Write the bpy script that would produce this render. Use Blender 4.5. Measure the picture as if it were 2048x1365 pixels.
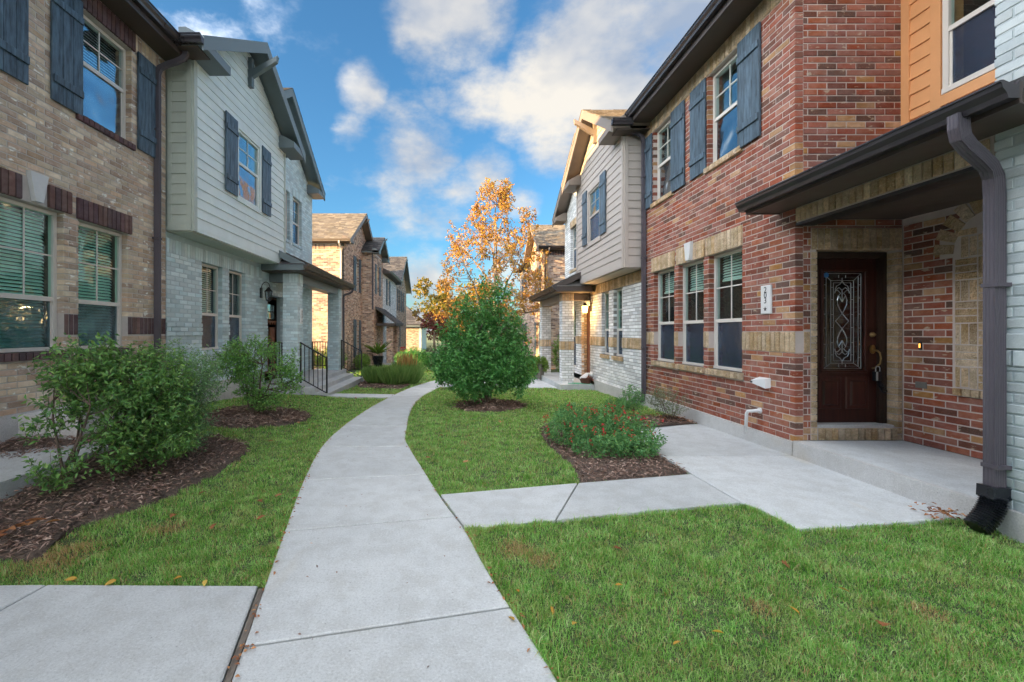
import bpy, math, random
import numpy as np
from mathutils import Vector, Matrix, Quaternion
RAD = math.radians
sc = bpy.context.scene
for _o in list(bpy.data.objects): bpy.data.objects.remove(_o)
C = sc.collection
random.seed(11)
rng = np.random.default_rng(11)

# ------------------------------------------------------------------ camera
CAM_H, FPX = 1.55, 870.0
cd = bpy.data.cameras.new('camera'); cam = bpy.data.objects.new('camera', cd); C.objects.link(cam)
cam.location = (0, 0, CAM_H); cam.rotation_euler = (RAD(90), 0, 0)
cd.sensor_width = 36; cd.lens = FPX / 2048 * 36
cd.shift_x = 0.0532; cd.shift_y = -0.0085
cd.clip_start = 0.05; cd.clip_end = 2000
sc.camera = cam

# ------------------------------------------------------------------ world: evening sky with broken cloud
SUN_EL = 9.5
SUN_XY = Vector((-0.925, -0.38)).normalized()
W = bpy.data.worlds.new('World'); sc.world = W; W.use_nodes = True
nt = W.node_tree; nt.nodes.clear()
def wn(t, **k):
    n = nt.nodes.new(t)
    for a, b in k.items(): setattr(n, a, b)
    return n
def wl(a, b): nt.links.new(a, b)
def wmath(op, a, b=None, c=None, clamp=False):
    n = wn('ShaderNodeMath', operation=op); n.use_clamp = clamp
    for i, q in enumerate((a, b, c)):
        if q is None: continue
        if isinstance(q, (int, float)): n.inputs[i].default_value = q
        else: wl(q, n.inputs[i])
    return n.outputs[0]
sky = wn('ShaderNodeTexSky', sky_type='NISHITA'); sky.sun_disc = False
sky.sun_elevation = RAD(SUN_EL); sky.sun_rotation = math.atan2(SUN_XY.x, SUN_XY.y)
sky.air_density = 1.0; sky.dust_density = 1.2; sky.ozone_density = 2.2
tc = wn('ShaderNodeTexCoord')
DIR = tc.outputs['Generated']
def pdir(u, v): return Vector((u - 915, FPX, 665 - v)).normalized()
# (direction, angular radius, weight): cloud banks of this evening
LOBES = [(pdir(1140, 170), .17, 1.0), (pdir(1215, 120), .17, .95), (pdir(1120, 250), .14, .9), (pdir(1190, 300), .13, .7), (pdir(960, 190), .11, .72), (pdir(1040, 215), .12, .74), (pdir(880, 200), .06, .5),
         (pdir(900, 30), .16, .86), (pdir(930, 90), .11, .72), (pdir(1330, 40), .30, .80), (pdir(728, 180), .07, .72), (pdir(705, 262), .06, .58),
         (pdir(975, 345), .085, .80), (pdir(920, 375), .085, .70), (pdir(860, 430), .09, .58), (pdir(1045, 400), .06, .62), (pdir(845, 560), .11, .76), (pdir(520, 110), .36, .22), (pdir(760, 350), .16, .30), (pdir(640, 60), .2, .24), (pdir(1000, 560), .16, .5)]
acc = None
for d, r, w in LOBES:
    n = wn('ShaderNodeVectorMath', operation='DISTANCE'); wl(DIR, n.inputs[0]); n.inputs[1].default_value = d
    q = wmath('MULTIPLY', n.outputs['Value'], 1.0 / r)
    q = wmath('MULTIPLY', q, q)
    q = wmath('SUBTRACT', 1.0, q, clamp=True)
    q = wmath('MULTIPLY', q, w)
    acc = q if acc is None else wmath('MAXIMUM', acc, q)
def wnoise(scale, detail, rough, off=(0, 0, 0), sz=1.7):
    m = wn('ShaderNodeMapping'); wl(DIR, m.inputs[0]); m.inputs['Scale'].default_value = (1, 1, sz); m.inputs['Location'].default_value = off
    t = wn('ShaderNodeTexNoise'); wl(m.outputs[0], t.inputs['Vector'])
    t.inputs['Scale'].default_value = scale; t.inputs['Detail'].default_value = detail; t.inputs['Roughness'].default_value = rough
    return t.outputs['Fac']
n_mid = wnoise(6.0, 7, .6)
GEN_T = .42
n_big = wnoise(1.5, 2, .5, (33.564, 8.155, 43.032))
# broken cloud plus the banks, offset so unseen sky is thicker and fills the shade
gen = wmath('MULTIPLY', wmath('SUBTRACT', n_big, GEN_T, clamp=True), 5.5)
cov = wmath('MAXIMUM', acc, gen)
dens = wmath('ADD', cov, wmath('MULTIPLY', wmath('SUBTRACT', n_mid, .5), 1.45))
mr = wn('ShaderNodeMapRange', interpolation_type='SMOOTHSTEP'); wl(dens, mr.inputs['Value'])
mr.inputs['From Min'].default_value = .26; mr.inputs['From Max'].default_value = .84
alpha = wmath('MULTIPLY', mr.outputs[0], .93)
# thick parts seen from the shaded side go grey, edges and sunward parts stay cream
n_sh = wnoise(3.2, 4, .55, (.35, .1, -.2))
shd = wn('ShaderNodeValToRGB'); wl(wmath('ADD', n_sh, wmath('MULTIPLY', wmath('SUBTRACT', n_mid, .5), .35)), shd.inputs[0])
e = shd.color_ramp.elements
e[0].position = .36; e[0].color = (.36, .43, .55, 1)
e[1].position = .62; e[1].color = (.90, .84, .74, 1)
skb = wn('ShaderNodeMixRGB', blend_type='MULTIPLY'); skb.inputs[0].default_value = 1
wl(sky.outputs[0], skb.inputs[1]); skb.inputs[2].default_value = (.20, .345, .42, 1)
cl = wn('ShaderNodeMixRGB', blend_type='MULTIPLY'); cl.inputs[0].default_value = 1
wl(shd.outputs[0], cl.inputs[1]); # low-sun cloud scatters forward; brightness raised out of view to fill the shade
sd = Vector((SUN_XY.x * math.cos(RAD(SUN_EL)), SUN_XY.y * math.cos(RAD(SUN_EL)), math.sin(RAD(SUN_EL))))
dt = wn('ShaderNodeVectorMath', operation='DOT_PRODUCT'); wl(DIR, dt.inputs[0]); dt.inputs[1].default_value = sd
cbr = wn('ShaderNodeMapRange', interpolation_type='SMOOTHSTEP'); wl(dt.outputs['Value'], cbr.inputs['Value'])
cbr.inputs['From Min'].default_value = -.12; cbr.inputs['From Max'].default_value = 1.0; cbr.inputs['To Min'].default_value = 1.4; cbr.inputs['To Max'].default_value = 18.0
wl(cbr.outputs[0], cl.inputs[2])
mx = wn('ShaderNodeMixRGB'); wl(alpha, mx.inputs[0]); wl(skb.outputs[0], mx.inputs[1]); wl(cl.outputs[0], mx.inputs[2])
W.cycles.sampling_method = 'MANUAL'; W.cycles.sample_map_resolution = 512
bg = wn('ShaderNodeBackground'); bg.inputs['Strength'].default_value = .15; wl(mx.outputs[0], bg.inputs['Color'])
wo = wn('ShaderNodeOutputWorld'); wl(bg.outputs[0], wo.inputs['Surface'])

# ------------------------------------------------------------------ sun and exposure
sl = bpy.data.lights.new('sun', 'SUN'); sl.energy = 3.4; sl.angle = RAD(.55); sl.color = (1.0, .63, .26)
so = bpy.data.objects.new('sun', sl); C.objects.link(so)
sdir = Vector((SUN_XY.x * math.cos(RAD(SUN_EL)), SUN_XY.y * math.cos(RAD(SUN_EL)), math.sin(RAD(SUN_EL))))
so.rotation_euler = sdir.to_track_quat('Z', 'Y').to_euler(); so.location = (-30, -10, 20)
sc.view_settings.view_transform = 'Standard'; sc.view_settings.look = 'None'
sc.view_settings.gamma = 1; sc.view_settings.exposure = 2.45; sc.view_settings.use_curve_mapping = False
sc.render.engine = 'CYCLES'
sc.cycles.max_bounces = 6; sc.cycles.diffuse_bounces = 4; sc.cycles.glossy_bounces = 3; sc.cycles.transmission_bounces = 2; sc.cycles.transparent_max_bounces = 12
sc.cycles.use_adaptive_sampling = True; sc.cycles.adaptive_threshold = .025
sc.cycles.caustics_reflective = False; sc.cycles.caustics_refractive = False; sc.cycles.use_denoising = True

# ------------------------------------------------------------------ helpers: materials
def srgb(r, g, b):
    def f(c):
        c /= 255.0
        return c / 12.92 if c <= .04045 else ((c + .055) / 1.055) ** 2.4
    return (f(r), f(g), f(b), 1)
class NT:
    def __init__(s, name):
        s.m = bpy.data.materials.new(name); s.m.use_nodes = True
        s.t = s.m.node_tree; s.t.nodes.clear()
        s.out = s.n('ShaderNodeOutputMaterial')
    def n(s, t, ins=None, **k):
        n = s.t.nodes.new(t)
        for a, b in k.items(): setattr(n, a, b)
        for a, b in (ins or {}).items(): s.set(n, a, b)
        return n
    def set(s, n, a, b):
        if hasattr(b, 'is_output') or isinstance(b, bpy.types.NodeSocket): s.t.links.new(b, n.inputs[a])
        else: n.inputs[a].default_value = b
    def math(s, op, a, b=0.0, clamp=False):
        n = s.n('ShaderNodeMath', {0: a, 1: b}, operation=op); n.use_clamp = clamp; return n.outputs[0]
    def noise(s, scale, detail=4, rough=.55, vec=None, out='Fac'):
        n = s.n('ShaderNodeTexNoise', {'Scale': scale, 'Detail': detail, 'Roughness': rough})
        if vec is not None: s.set(n, 'Vector', vec)
        return n.outputs[out]
    def pos(s, scale=None):
        g = s.n('ShaderNodeNewGeometry').outputs['Position']
        if scale is None: return g
        return s.n('ShaderNodeMapping', {'Vector': g, 'Scale': scale}).outputs[0]
    def rand(s):
        a = s.n('ShaderNodeObjectInfo').outputs['Random']; b = s.n('ShaderNodeNewGeometry').outputs['Random Per Island']
        return s.math('FRACT', s.math('ADD', a, b))
    def ramp(s, fac, stops, const=False):
        n = s.n('ShaderNodeValToRGB', {0: fac}); r = n.color_ramp
        r.interpolation = 'CONSTANT' if const else 'LINEAR'
        while len(r.elements) < len(stops): r.elements.new(.5)
        for e, (p, c) in zip(r.elements, stops): e.position = p; e.color = c
        return n.outputs[0]
    def mix(s, fac, a, b, mode='MIX'):
        return s.n('ShaderNodeMixRGB', {0: fac, 1: a, 2: b}, blend_type=mode).outputs[0]
    def mapr(s, v, a, b, c, d): return s.n('ShaderNodeMapRange', {0: v, 1: a, 2: b, 3: c, 4: d}).outputs[0]
    def bump(s, h, strength, dist): return s.n('ShaderNodeBump', {'Height': h, 'Strength': strength, 'Distance': dist}).outputs[0]
    def bsdf(s, color, rough=.6, normal=None, **k):
        n = s.n('ShaderNodeBsdfPrincipled', {'Base Color': color, 'Roughness': rough})
        if normal is not None: s.set(n, 'Normal', normal)
        for a, b in k.items(): s.set(n, a.replace('_', ' '), b)
        return n.outputs[0]
    def end(s, sh): s.t.links.new(sh, s.out.inputs['Surface']); return s.m

def m_paint(name, col, rough=.5, var=.12, scale=3.0, bumps=.15, bscale=60, streak=None, spec=.5):
    t = NT(name); p = t.pos()
    a = t.noise(scale, 5, .6, p)
    c = t.mix(t.mapr(a, .3, .7, 0, 1), tuple(x * (1 - var) for x in col[:3]) + (1,), tuple(min(1, x * (1 + var)) for x in col[:3]) + (1,))
    if streak:
        b = t.noise(1.0, 5, .6, t.pos(streak)); c = t.mix(t.mapr(b, .35, .75, 0, .45), c, tuple(x * .62 for x in col[:3]) + (1,))
    h = t.noise(bscale, 3, .6, p)
    return t.end(t.bsdf(c, t.mapr(a, .3, .7, rough - .08, rough + .08), t.bump(h, bumps, .004), Specular_IOR_Level=spec))
def m_brick(name, cols, flash=None, rough=.85, bumps=.6, mott=.25, bscale=90, spec=.25, rock=False, tone=.2):
    t = NT(name); p = t.pos(); r = t.rand()
    n = len(cols)
    c = t.ramp(r, [(i / n, q) for i, q in enumerate(cols)], True)
    r2 = t.math('FRACT', t.math('MULTIPLY', r, 17.31))
    hsv = t.n('ShaderNodeHueSaturation', {'Hue': .5, 'Saturation': t.mapr(r2, 0, 1, .85, 1.1), 'Value': t.mapr(t.math('FRACT', t.math('MULTIPLY', r, 41.7)), 0, 1, .8, 1.18), 'Color': c}).outputs[0]
    a = t.noise(34 if rock else 14, 6, .65, p); b = t.noise(70, 4, .7, p)
    c = t.mix(t.mapr(a, .35, .7, 0, mott), hsv, tuple(q * .45 for q in cols[0][:3]) + (1,))
    c = t.mix(t.mapr(b, .52, .75, 0, mott * 1.2), c, tuple(min(1, q * 1.7) for q in cols[0][:3]) + (1,))
    q = t.noise(6, 4, .6, t.pos((1, 1, 1.6))); c = t.n('ShaderNodeHueSaturation', {'Hue': .5, 'Saturation': t.mapr(q, .3, .7, 1.12, .85), 'Value': t.mapr(q, .3, .7, 1 - tone, 1 + tone), 'Color': c}).outputs[0]
    if flash:
        k = t.noise(9, 3, .5, t.pos((1, 1, 2.2))); c = t.mix(t.mapr(k, .62, .70, 0, .85), c, flash)
    return t.end(t.bsdf(c, rough, t.bump(t.math('ADD', t.math('MULTIPLY', a, 1.6 if rock else .6), b), bumps, .02 if rock else .006), Specular_IOR_Level=spec))
def m_leaf(name, cols, trans=.35, rough=.45, patch=None):
    t = NT(name); r = t.rand()
    n = len(cols)
    c = t.ramp(r, [(i / max(1, n - 1), q) for i, q in enumerate(cols)])
    if patch:
        k = t.noise(patch[0], 4, .6, t.pos()); k2 = t.noise(5.5, 3, .6, t.pos()); c = t.n('ShaderNodeHueSaturation', {'Hue': .5, 'Saturation': t.mapr(k2, .3, .7, 1.1, .9), 'Value': t.mapr(k2, .3, .7, .72, 1.25), 'Color': c}).outputs[0]; c = t.mix(t.mapr(k, patch[1], patch[2], 0, patch[3]), c, patch[4])
    d = t.bsdf(c, rough, Specular_IOR_Level=.35)
    tr = t.n('ShaderNodeBsdfTranslucent', {'Color': t.mix(1, c, (1.25, 1.2, .7, 1), 'MULTIPLY')}).outputs[0]
    return t.end(t.n('ShaderNodeMixShader', {0: trans, 1: d, 2: tr}).outputs[0])
def m_glass(name, tint, base=.16, rough=.0, wob=.015, refl=(.95, .98, 1, 1)):
    t = NT(name)
    lw = t.n('ShaderNodeLayerWeight', {'Blend': .3}).outputs['Facing']
    fac = t.math('ADD', base, t.math('MULTIPLY', t.math('POWER', lw, 3.2), .8), True)
    bm = t.bump(t.noise(2.2, 1, .4, t.pos()), 1.0, wob)
    gl = t.n('ShaderNodeBsdfGlossy', {'Color': refl, 'Roughness': rough, 'Normal': bm}).outputs[0]
    tp = t.n('ShaderNodeBsdfTransparent', {'Color': tint}).outputs[0]
    return t.end(t.n('ShaderNodeMixShader', {0: fac, 1: tp, 2: gl}).outputs[0])
def m_screen(name, col, op):
    t = NT(name); p = t.pos()
    lw = t.n('ShaderNodeLayerWeight', {'Blend': .35}).outputs['Facing']
    k = t.noise(3.5, 3, .5, p)
    d = t.bsdf(col, .5, Specular_IOR_Level=.3); tp = t.n('ShaderNodeBsdfTransparent', {'Color': (.9, .95, 1, 1)}).outputs[0]
    g = t.n('ShaderNodeBsdfGlossy', {'Color': (.8, .9, 1, 1), 'Roughness': .10, 'Normal': t.bump(t.noise(7, 2, .5, p), .6, .01)}).outputs[0]
    m_ = t.n('ShaderNodeMixShader', {0: t.mapr(k, .3, .7, op - .14, op + .12), 1: tp, 2: d}).outputs[0]
    return t.end(t.n('ShaderNodeMixShader', {0: t.math('ADD', .05, t.math('MULTIPLY', t.math('POWER', lw, 3), .55)), 1: m_, 2: g}).outputs[0])
def m_emit(name, col, st):
    t = NT(name); return t.end(t.n('ShaderNodeEmission', {'Color': col, 'Strength': st}).outputs[0])
def m_concrete(name, col, bumps=.25, stain=.25):
    t = NT(name); p = t.pos()
    a = t.noise(.8, 7, .65, p); b = t.noise(5, 8, .7, p); s = t.noise(75, 4, .75, p); s2 = t.noise(260, 3, .6, p)
    sc_ = lambda *f: tuple(min(1, q * k) for q, k in zip(col[:3], f if len(f) == 3 else f * 3)) + (1,)
    c = t.mix(t.mapr(a, .40, .66, 0, stain), col, sc_(.66, .67, .68))
    c = t.mix(t.mapr(b, .46, .70, 0, stain), c, sc_(.74, .71, .67))
    c = t.mix(t.mapr(b, .54, .30, 0, stain * .8), c, sc_(1.16))
    c = t.mix(t.mapr(s, .52, .68, 0, .55), c, sc_(.55)); c = t.mix(t.mapr(s, .46, .32, 0, .5), c, sc_(1.3))
    c = t.mix(t.mapr(s2, .56, .70, 0, .4), c, sc_(.5))
    v = t.n('ShaderNodeTexVoronoi', {'Vector': p, 'Scale': 9.0}).outputs['Distance']
    c = t.mix(t.mapr(v, .035, .055, .55, 0), c, sc_(.35))
    k = t.noise(2.0, 3, .5, t.pos((1, .3, 1))); c = t.mix(t.mapr(k, .66, .76, 0, .4), c, sc_(.84, .70, .52))
    h = t.math('ADD', t.math('MULTIPLY', b, .5), t.math('MULTIPLY', s, .6))
    pr = t.n('ShaderNodeObjectInfo').outputs['Random']
    c = t.n('ShaderNodeHueSaturation', {'Hue': .5, 'Saturation': 1.0, 'Value': t.mapr(pr, 0, 1, .88, 1.06), 'Color': c}).outputs[0]
    return t.end(t.bsdf(c, .82, t.bump(h, bumps, .006), Specular_IOR_Level=.25))
def m_wood(name, col, axis_scale, rough=.5, var=.5, spec=.4, bumps=.4):
    t = NT(name); v = t.pos(axis_scale); r = t.rand()
    a = t.noise(1, 7, .7, v)
    c = t.mix(t.mapr(a, .35, .68, 0, 1), tuple(q * (1 - var) for q in col[:3]) + (1,), tuple(min(1, q * (1 + var)) for q in col[:3]) + (1,))
    c = t.n('ShaderNodeHueSaturation', {'Hue': .5, 'Saturation': 1, 'Value': t.mapr(r, 0, 1, .82, 1.2), 'Color': c}).outputs[0]
    return t.end(t.bsdf(c, rough, t.bump(a, bumps, .003), Specular_IOR_Level=spec))

M = {}
M['brick_tan'] = m_brick('tan_brick', [srgb(209, 184, 159), srgb(196, 171, 148), srgb(220, 199, 171), srgb(203, 175, 153), srgb(184, 160, 142), srgb(224, 207, 182), srgb(207, 190, 167)], flash=srgb(250, 250, 243), tone=.14)
M['brick_dark'] = m_brick('dark_brick', [srgb(112, 88, 88), srgb(100, 82, 84), srgb(122, 96, 90), srgb(104, 82, 86)], bumps=.8)
M['mortar_tan'] = m_paint('tan_mortar', srgb(196, 188, 182), .9, .1, 8, .4, 120)
M['brick_red'] = m_brick('red_brick', [srgb(159, 94, 76), srgb(150, 87, 71), srgb(121, 83, 71), srgb(165, 105, 84), srgb(157, 93, 76), srgb(152, 91, 75), srgb(167, 107, 84), srgb(106, 80, 69), srgb(163, 101, 80), srgb(188, 144, 98), srgb(142, 85, 71), srgb(155, 94, 78)], flash=srgb(195, 175, 153), mott=.3, tone=.15)
M['mortar_red'] = m_paint('pale_mortar', srgb(201, 186, 178), .9, .08, 8, .3, 120)
M['brick_rock'] = m_brick('rock_face_tan_brick', [srgb(228, 196, 158), srgb(218, 184, 144), srgb(236, 208, 174), srgb(206, 172, 134)], bumps=1.0, mott=.6, bscale=40, rock=True)
M['brick_grey'] = m_brick('painted_grey_brick', [srgb(207, 224, 228), srgb(200, 219, 224), srgb(212, 227, 230)], bumps=.35, mott=.10, rough=.55, spec=.4, tone=.05)
M['mortar_grey'] = m_paint('painted_grey_mortar', srgb(182, 198, 203), .6, .08, 8, .3, 120)
M['brick_blue'] = m_brick('painted_blue_grey_brick', [srgb(195, 204, 205), srgb(189, 199, 201), srgb(199, 207, 207)], bumps=.4, mott=.10, rough=.5, spec=.45, tone=.05)
M['mortar_blue'] = m_paint('painted_blue_grey_mortar', srgb(178, 188, 190), .6, .08, 8, .3, 120)
M['brick_white'] = m_brick('white_brick', [srgb(236, 236, 236), srgb(226, 226, 226), srgb(240, 240, 240), srgb(216, 217, 219)], bumps=.45, mott=.10, tone=.05)
M['mortar_white'] = m_paint('grey_mortar', srgb(150, 146, 142), .9, .1, 8, .4, 120)
M['brick_brown'] = m_brick('mixed_brown_brick', [srgb(196, 164, 142), srgb(166, 138, 122), srgb(212, 184, 158), srgb(140, 116, 106), srgb(204, 172, 150), srgb(222, 200, 176)], flash=srgb(216, 200, 186))
M['siding_grey'] = m_paint('pale_grey_siding', srgb(224, 233, 230), .5, .05, 4, .25, 40)
M['trim_green_shade'] = m_paint('sage_grey_shade', srgb(186, 194, 184), .5, .06, 5, .25, 40)  # bay trim and side siding, with the side's shade darkened into the colour
M['siding_taupe'] = m_paint('taupe_siding', srgb(184, 174, 166), .5, .05, 4, .25, 40)
M['siding_orange'] = m_paint('orange_siding', srgb(226, 164, 112), .5, .05, 4, .25, 40)
M['shutter'] = m_wood('weathered_blue_black_wood', srgb(78, 96, 110), (26, 26, 3.2), .5, .6)
M['gutter'] = m_paint('dark_brown_metal', srgb(54, 50, 54), .32, .08, 3, .05, 20, spec=.6)
M['fascia_brown'] = m_paint('dark_brown_fascia', srgb(74, 64, 60), .5, .1, 4, .15, 40)
M['fascia_grey'] = m_paint('slate_grey_fascia', srgb(112, 124, 128), .5, .08, 4, .15, 40)
M['fascia_taupe'] = m_paint('taupe_fascia', srgb(132, 120, 110), .5, .08, 4, .15, 40)
M['soffit_brown'] = m_paint('brown_soffit', srgb(84, 72, 64), .6, .1, 4, .15, 40)
M['spout'] = m_paint('brown_grey_spout', srgb(90, 84, 92), .5, .14, 2.2, .12, 14, streak=(9, 9, .7), spec=.4)
M['vinyl'] = m_paint('almond_vinyl', srgb(222, 216, 208), .35, .03, 3, .03, 20)
M['white'] = m_paint('white_plastic', srgb(232, 232, 232), .35, .03, 3, .03, 20)
M['stone_white'] = m_paint('white_cast_stone', srgb(214, 214, 214), .7, .06, 8, .3, 80)
M['black_metal'] = m_paint('black_iron', srgb(30, 30, 33), .4, .1, 6, .1, 80, spec=.5)
M['glass_green'] = m_glass('green_tinted_glass', (.84, 1.0, .95, 1), .06)
M['glass_blue'] = m_glass('sky_reflecting_glass', (.84, .95, .96, 1), .20)
M['glass_clear'] = m_glass('clear_window_glass', (.84, .93, .91, 1), .06)
M['screen'] = m_screen('insect_screen', srgb(54, 72, 96), .44)
M['screen_teal'] = m_screen('teal_insect_screen', srgb(48, 96, 104), .26)
M['screen_blue'] = m_glass('insect_screen_sheen', (.30, .42, .5, 1), .30, .12, .05)
M['blind'] = m_paint('pale_blind', srgb(226, 240, 232), .6, .04, 6, .05, 30)
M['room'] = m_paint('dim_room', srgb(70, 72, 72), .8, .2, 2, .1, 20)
M['concrete'] = m_concrete('sidewalk_concrete', srgb(202, 205, 206), .5, .5)
M['concrete_old'] = m_concrete('foundation_concrete', srgb(206, 204, 202), .35, .4)
M['shingle'] = m_brick('grey_shingle', [srgb(96, 94, 94), srgb(84, 82, 84), srgb(110, 106, 102), srgb(74, 72, 74)], bumps=.5, mott=.3, bscale=200)
M['shingle_tan'] = m_brick('weathered_shingle', [srgb(138, 128, 114), srgb(124, 114, 102), srgb(150, 138, 120), srgb(112, 104, 96)], bumps=.5, mott=.3, bscale=200)
M['door_red'] = m_wood('mahogany_door', srgb(66, 32, 26), (30, 30, 2.2), .28, .35, .5, .1)
M['door_brown'] = m_wood('brown_door', srgb(122, 72, 50), (30, 30, 2.2), .4, .3)
M['door_dark'] = m_wood('dark_door_frame', srgb(62, 46, 38), (30, 30, 2.2), .45, .3)
M['brass'] = NT('aged_brass'); M['brass'] = M['brass'].end(M['brass'].bsdf(srgb(176, 150, 104), .32, Metallic=1.0))
M['came'] = NT('lead_came'); M['came'] = M['came'].end(M['came'].bsdf(srgb(205, 210, 214), .3, Metallic=.85))
M['door_glass'] = m_glass('dark_bevelled_glass', (.20, .22, .24, 1), .13, .06, .03)
M['lamp_glass'] = m_glass('lantern_glass', (.75, .8, .82, 1), .12, .02, .02)
M['lamp_glow'] = m_emit('warm_lamp_glow', (1, .52, .14, 1), 6.0)
M['bell_glow'] = m_emit('doorbell_glow', (1, .36, .06, 1), .8)
M['sticker'] = m_paint('blue_sticker', srgb(70, 130, 190), .4)
M['ink'] = m_paint('dark_ink', srgb(52, 54, 58), .5)
M['boot'] = m_paint('black_corrugated_plastic', srgb(26, 28, 34), .3, .1, 5, .05, 30, spec=.6)
M['bark'] = m_wood('shrub_bark', srgb(98, 84, 74), (60, 60, 12), .8, .4)
M['bark_pale'] = m_wood('pale_bark', srgb(140, 124, 108), (40, 40, 8), .8, .4)
M['leaf_bush'] = m_leaf('bush_leaf', [srgb(83, 128, 74), srgb(105, 153, 83), srgb(130, 173, 93), srgb(95, 141, 91), srgb(162, 196, 109)], .3, .3)
M['leaf_wispy'] = m_leaf('fine_bush_leaf', [srgb(99, 142, 101), srgb(132, 174, 125), srgb(115, 160, 111), srgb(172, 204, 151)], .3, .35)
M['leaf_small'] = m_leaf('small_tree_leaf', [srgb(86, 138, 78), srgb(116, 171, 90), srgb(150, 202, 105), srgb(103, 154, 94)], .35, .3)
M['leaf_tree'] = m_leaf('dark_green_leaf', [srgb(70, 128, 70), srgb(89, 152, 84), srgb(78, 136, 72), srgb(121, 179, 100), srgb(96, 156, 88)], .3, .28)
M['leaf_autumn'] = m_leaf('autumn_leaf', [srgb(196, 138, 66), srgb(160, 112, 78), srgb(214, 170, 70), srgb(140, 102, 82), srgb(220, 184, 90), srgb(130, 126, 66), srgb(184, 132, 74)], .36, .5)
M['leaf_turning'] = m_leaf('turning_leaf', [srgb(110, 118, 56), srgb(150, 132, 56), srgb(84, 104, 52), srgb(190, 140, 60)], .4, .5)
M['leaf_red'] = m_leaf('red_leaf', [srgb(120, 44, 48), srgb(144, 60, 58), srgb(96, 40, 46)], .35, .5)
M['leaf_sage'] = m_leaf('sage_leaf', [srgb(96, 152, 96), srgb(114, 170, 106), srgb(84, 138, 88), srgb(140, 184, 104)], .3, .5)
M['petal'] = m_leaf('red_petal', [srgb(196, 40, 60), srgb(216, 54, 66), srgb(176, 60, 56)], .3, .5)
M['leaf_hedge'] = m_leaf('hedge_leaf', [srgb(101, 140, 66), srgb(134, 167, 77), srgb(114, 151, 70)], .3, .45)
M['leaf_grey'] = m_leaf('grey_green_leaf', [srgb(116, 132, 102), srgb(136, 146, 116), srgb(104, 120, 90)], .25, .5)
M['grass'] = m_leaf('grass_blade', [srgb(96, 160, 66), srgb(129, 191, 85), srgb(154, 208, 107), srgb(112, 178, 74), srgb(176, 215, 132), srgb(208, 220, 162), srgb(88, 147, 58)], .4, .4, (2.3, .52, .76, .4, srgb(204, 202, 144)))
M['grass_dry'] = m_leaf('dry_grass_blade', [srgb(196, 164, 118), srgb(180, 150, 104), srgb(206, 178, 136)], .3, .6)
M['tallgrass'] = m_leaf('clump_grass_blade', [srgb(128, 166, 92), srgb(108, 148, 80), srgb(158, 184, 112)], .3, .5)
M['straw'] = m_leaf('straw', [srgb(190, 158, 100), srgb(170, 136, 84)], .3, .5)
M['mulch'] = m_leaf('mulch_chip', [srgb(141, 112, 100), srgb(110, 91, 84), srgb(176, 146, 129), srgb(126, 100, 91), srgb(211, 184, 168)], 0.02, .9)
M['dead'] = m_leaf('dead_leaf', [srgb(172, 112, 71), srgb(142, 89, 59), srgb(202, 147, 101)], .2, .6)
M['yellow_leaf'] = m_leaf('yellow_leaf', [srgb(204, 170, 60), srgb(190, 140, 54), srgb(214, 184, 92)], .2, .6)
M['clay'] = m_paint('brown_clay', srgb(98, 62, 50), .5, .1, 6, .2, 40)
M['planter'] = m_paint('grey_planter', srgb(120, 116, 110), .7, .12, 6, .3, 60)
_t = NT('soil'); _p = _t.pos(); _a = _t.noise(3, 6, .6, _p)
M['soil'] = _t.end(_t.bsdf(_t.mix(_t.mapr(_a, .35, .7, 0, 1), srgb(60, 78, 44), srgb(92, 100, 66)), .95, _t.bump(_t.noise(60, 4, .6, _p), .8, .02)))
_t = NT('mulch_ground'); _p = _t.pos(); _a = _t.noise(40, 6, .7, _p)
M['mulchbase'] = _t.end(_t.bsdf(_t.mix(_t.mapr(_a, .35, .7, 0, 1), srgb(80, 68, 62), srgb(132, 114, 102)), .95, _t.bump(_a, 1, .03)))
M['oldwood'] = m_wood('grey_wood_strip', srgb(112, 104, 96), (30, 4, 30), .9, .4)
M['terrain'] = m_paint('dry_grass_terrain', srgb(110, 118, 78), .95, .25, .4, .5, 3)

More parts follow.
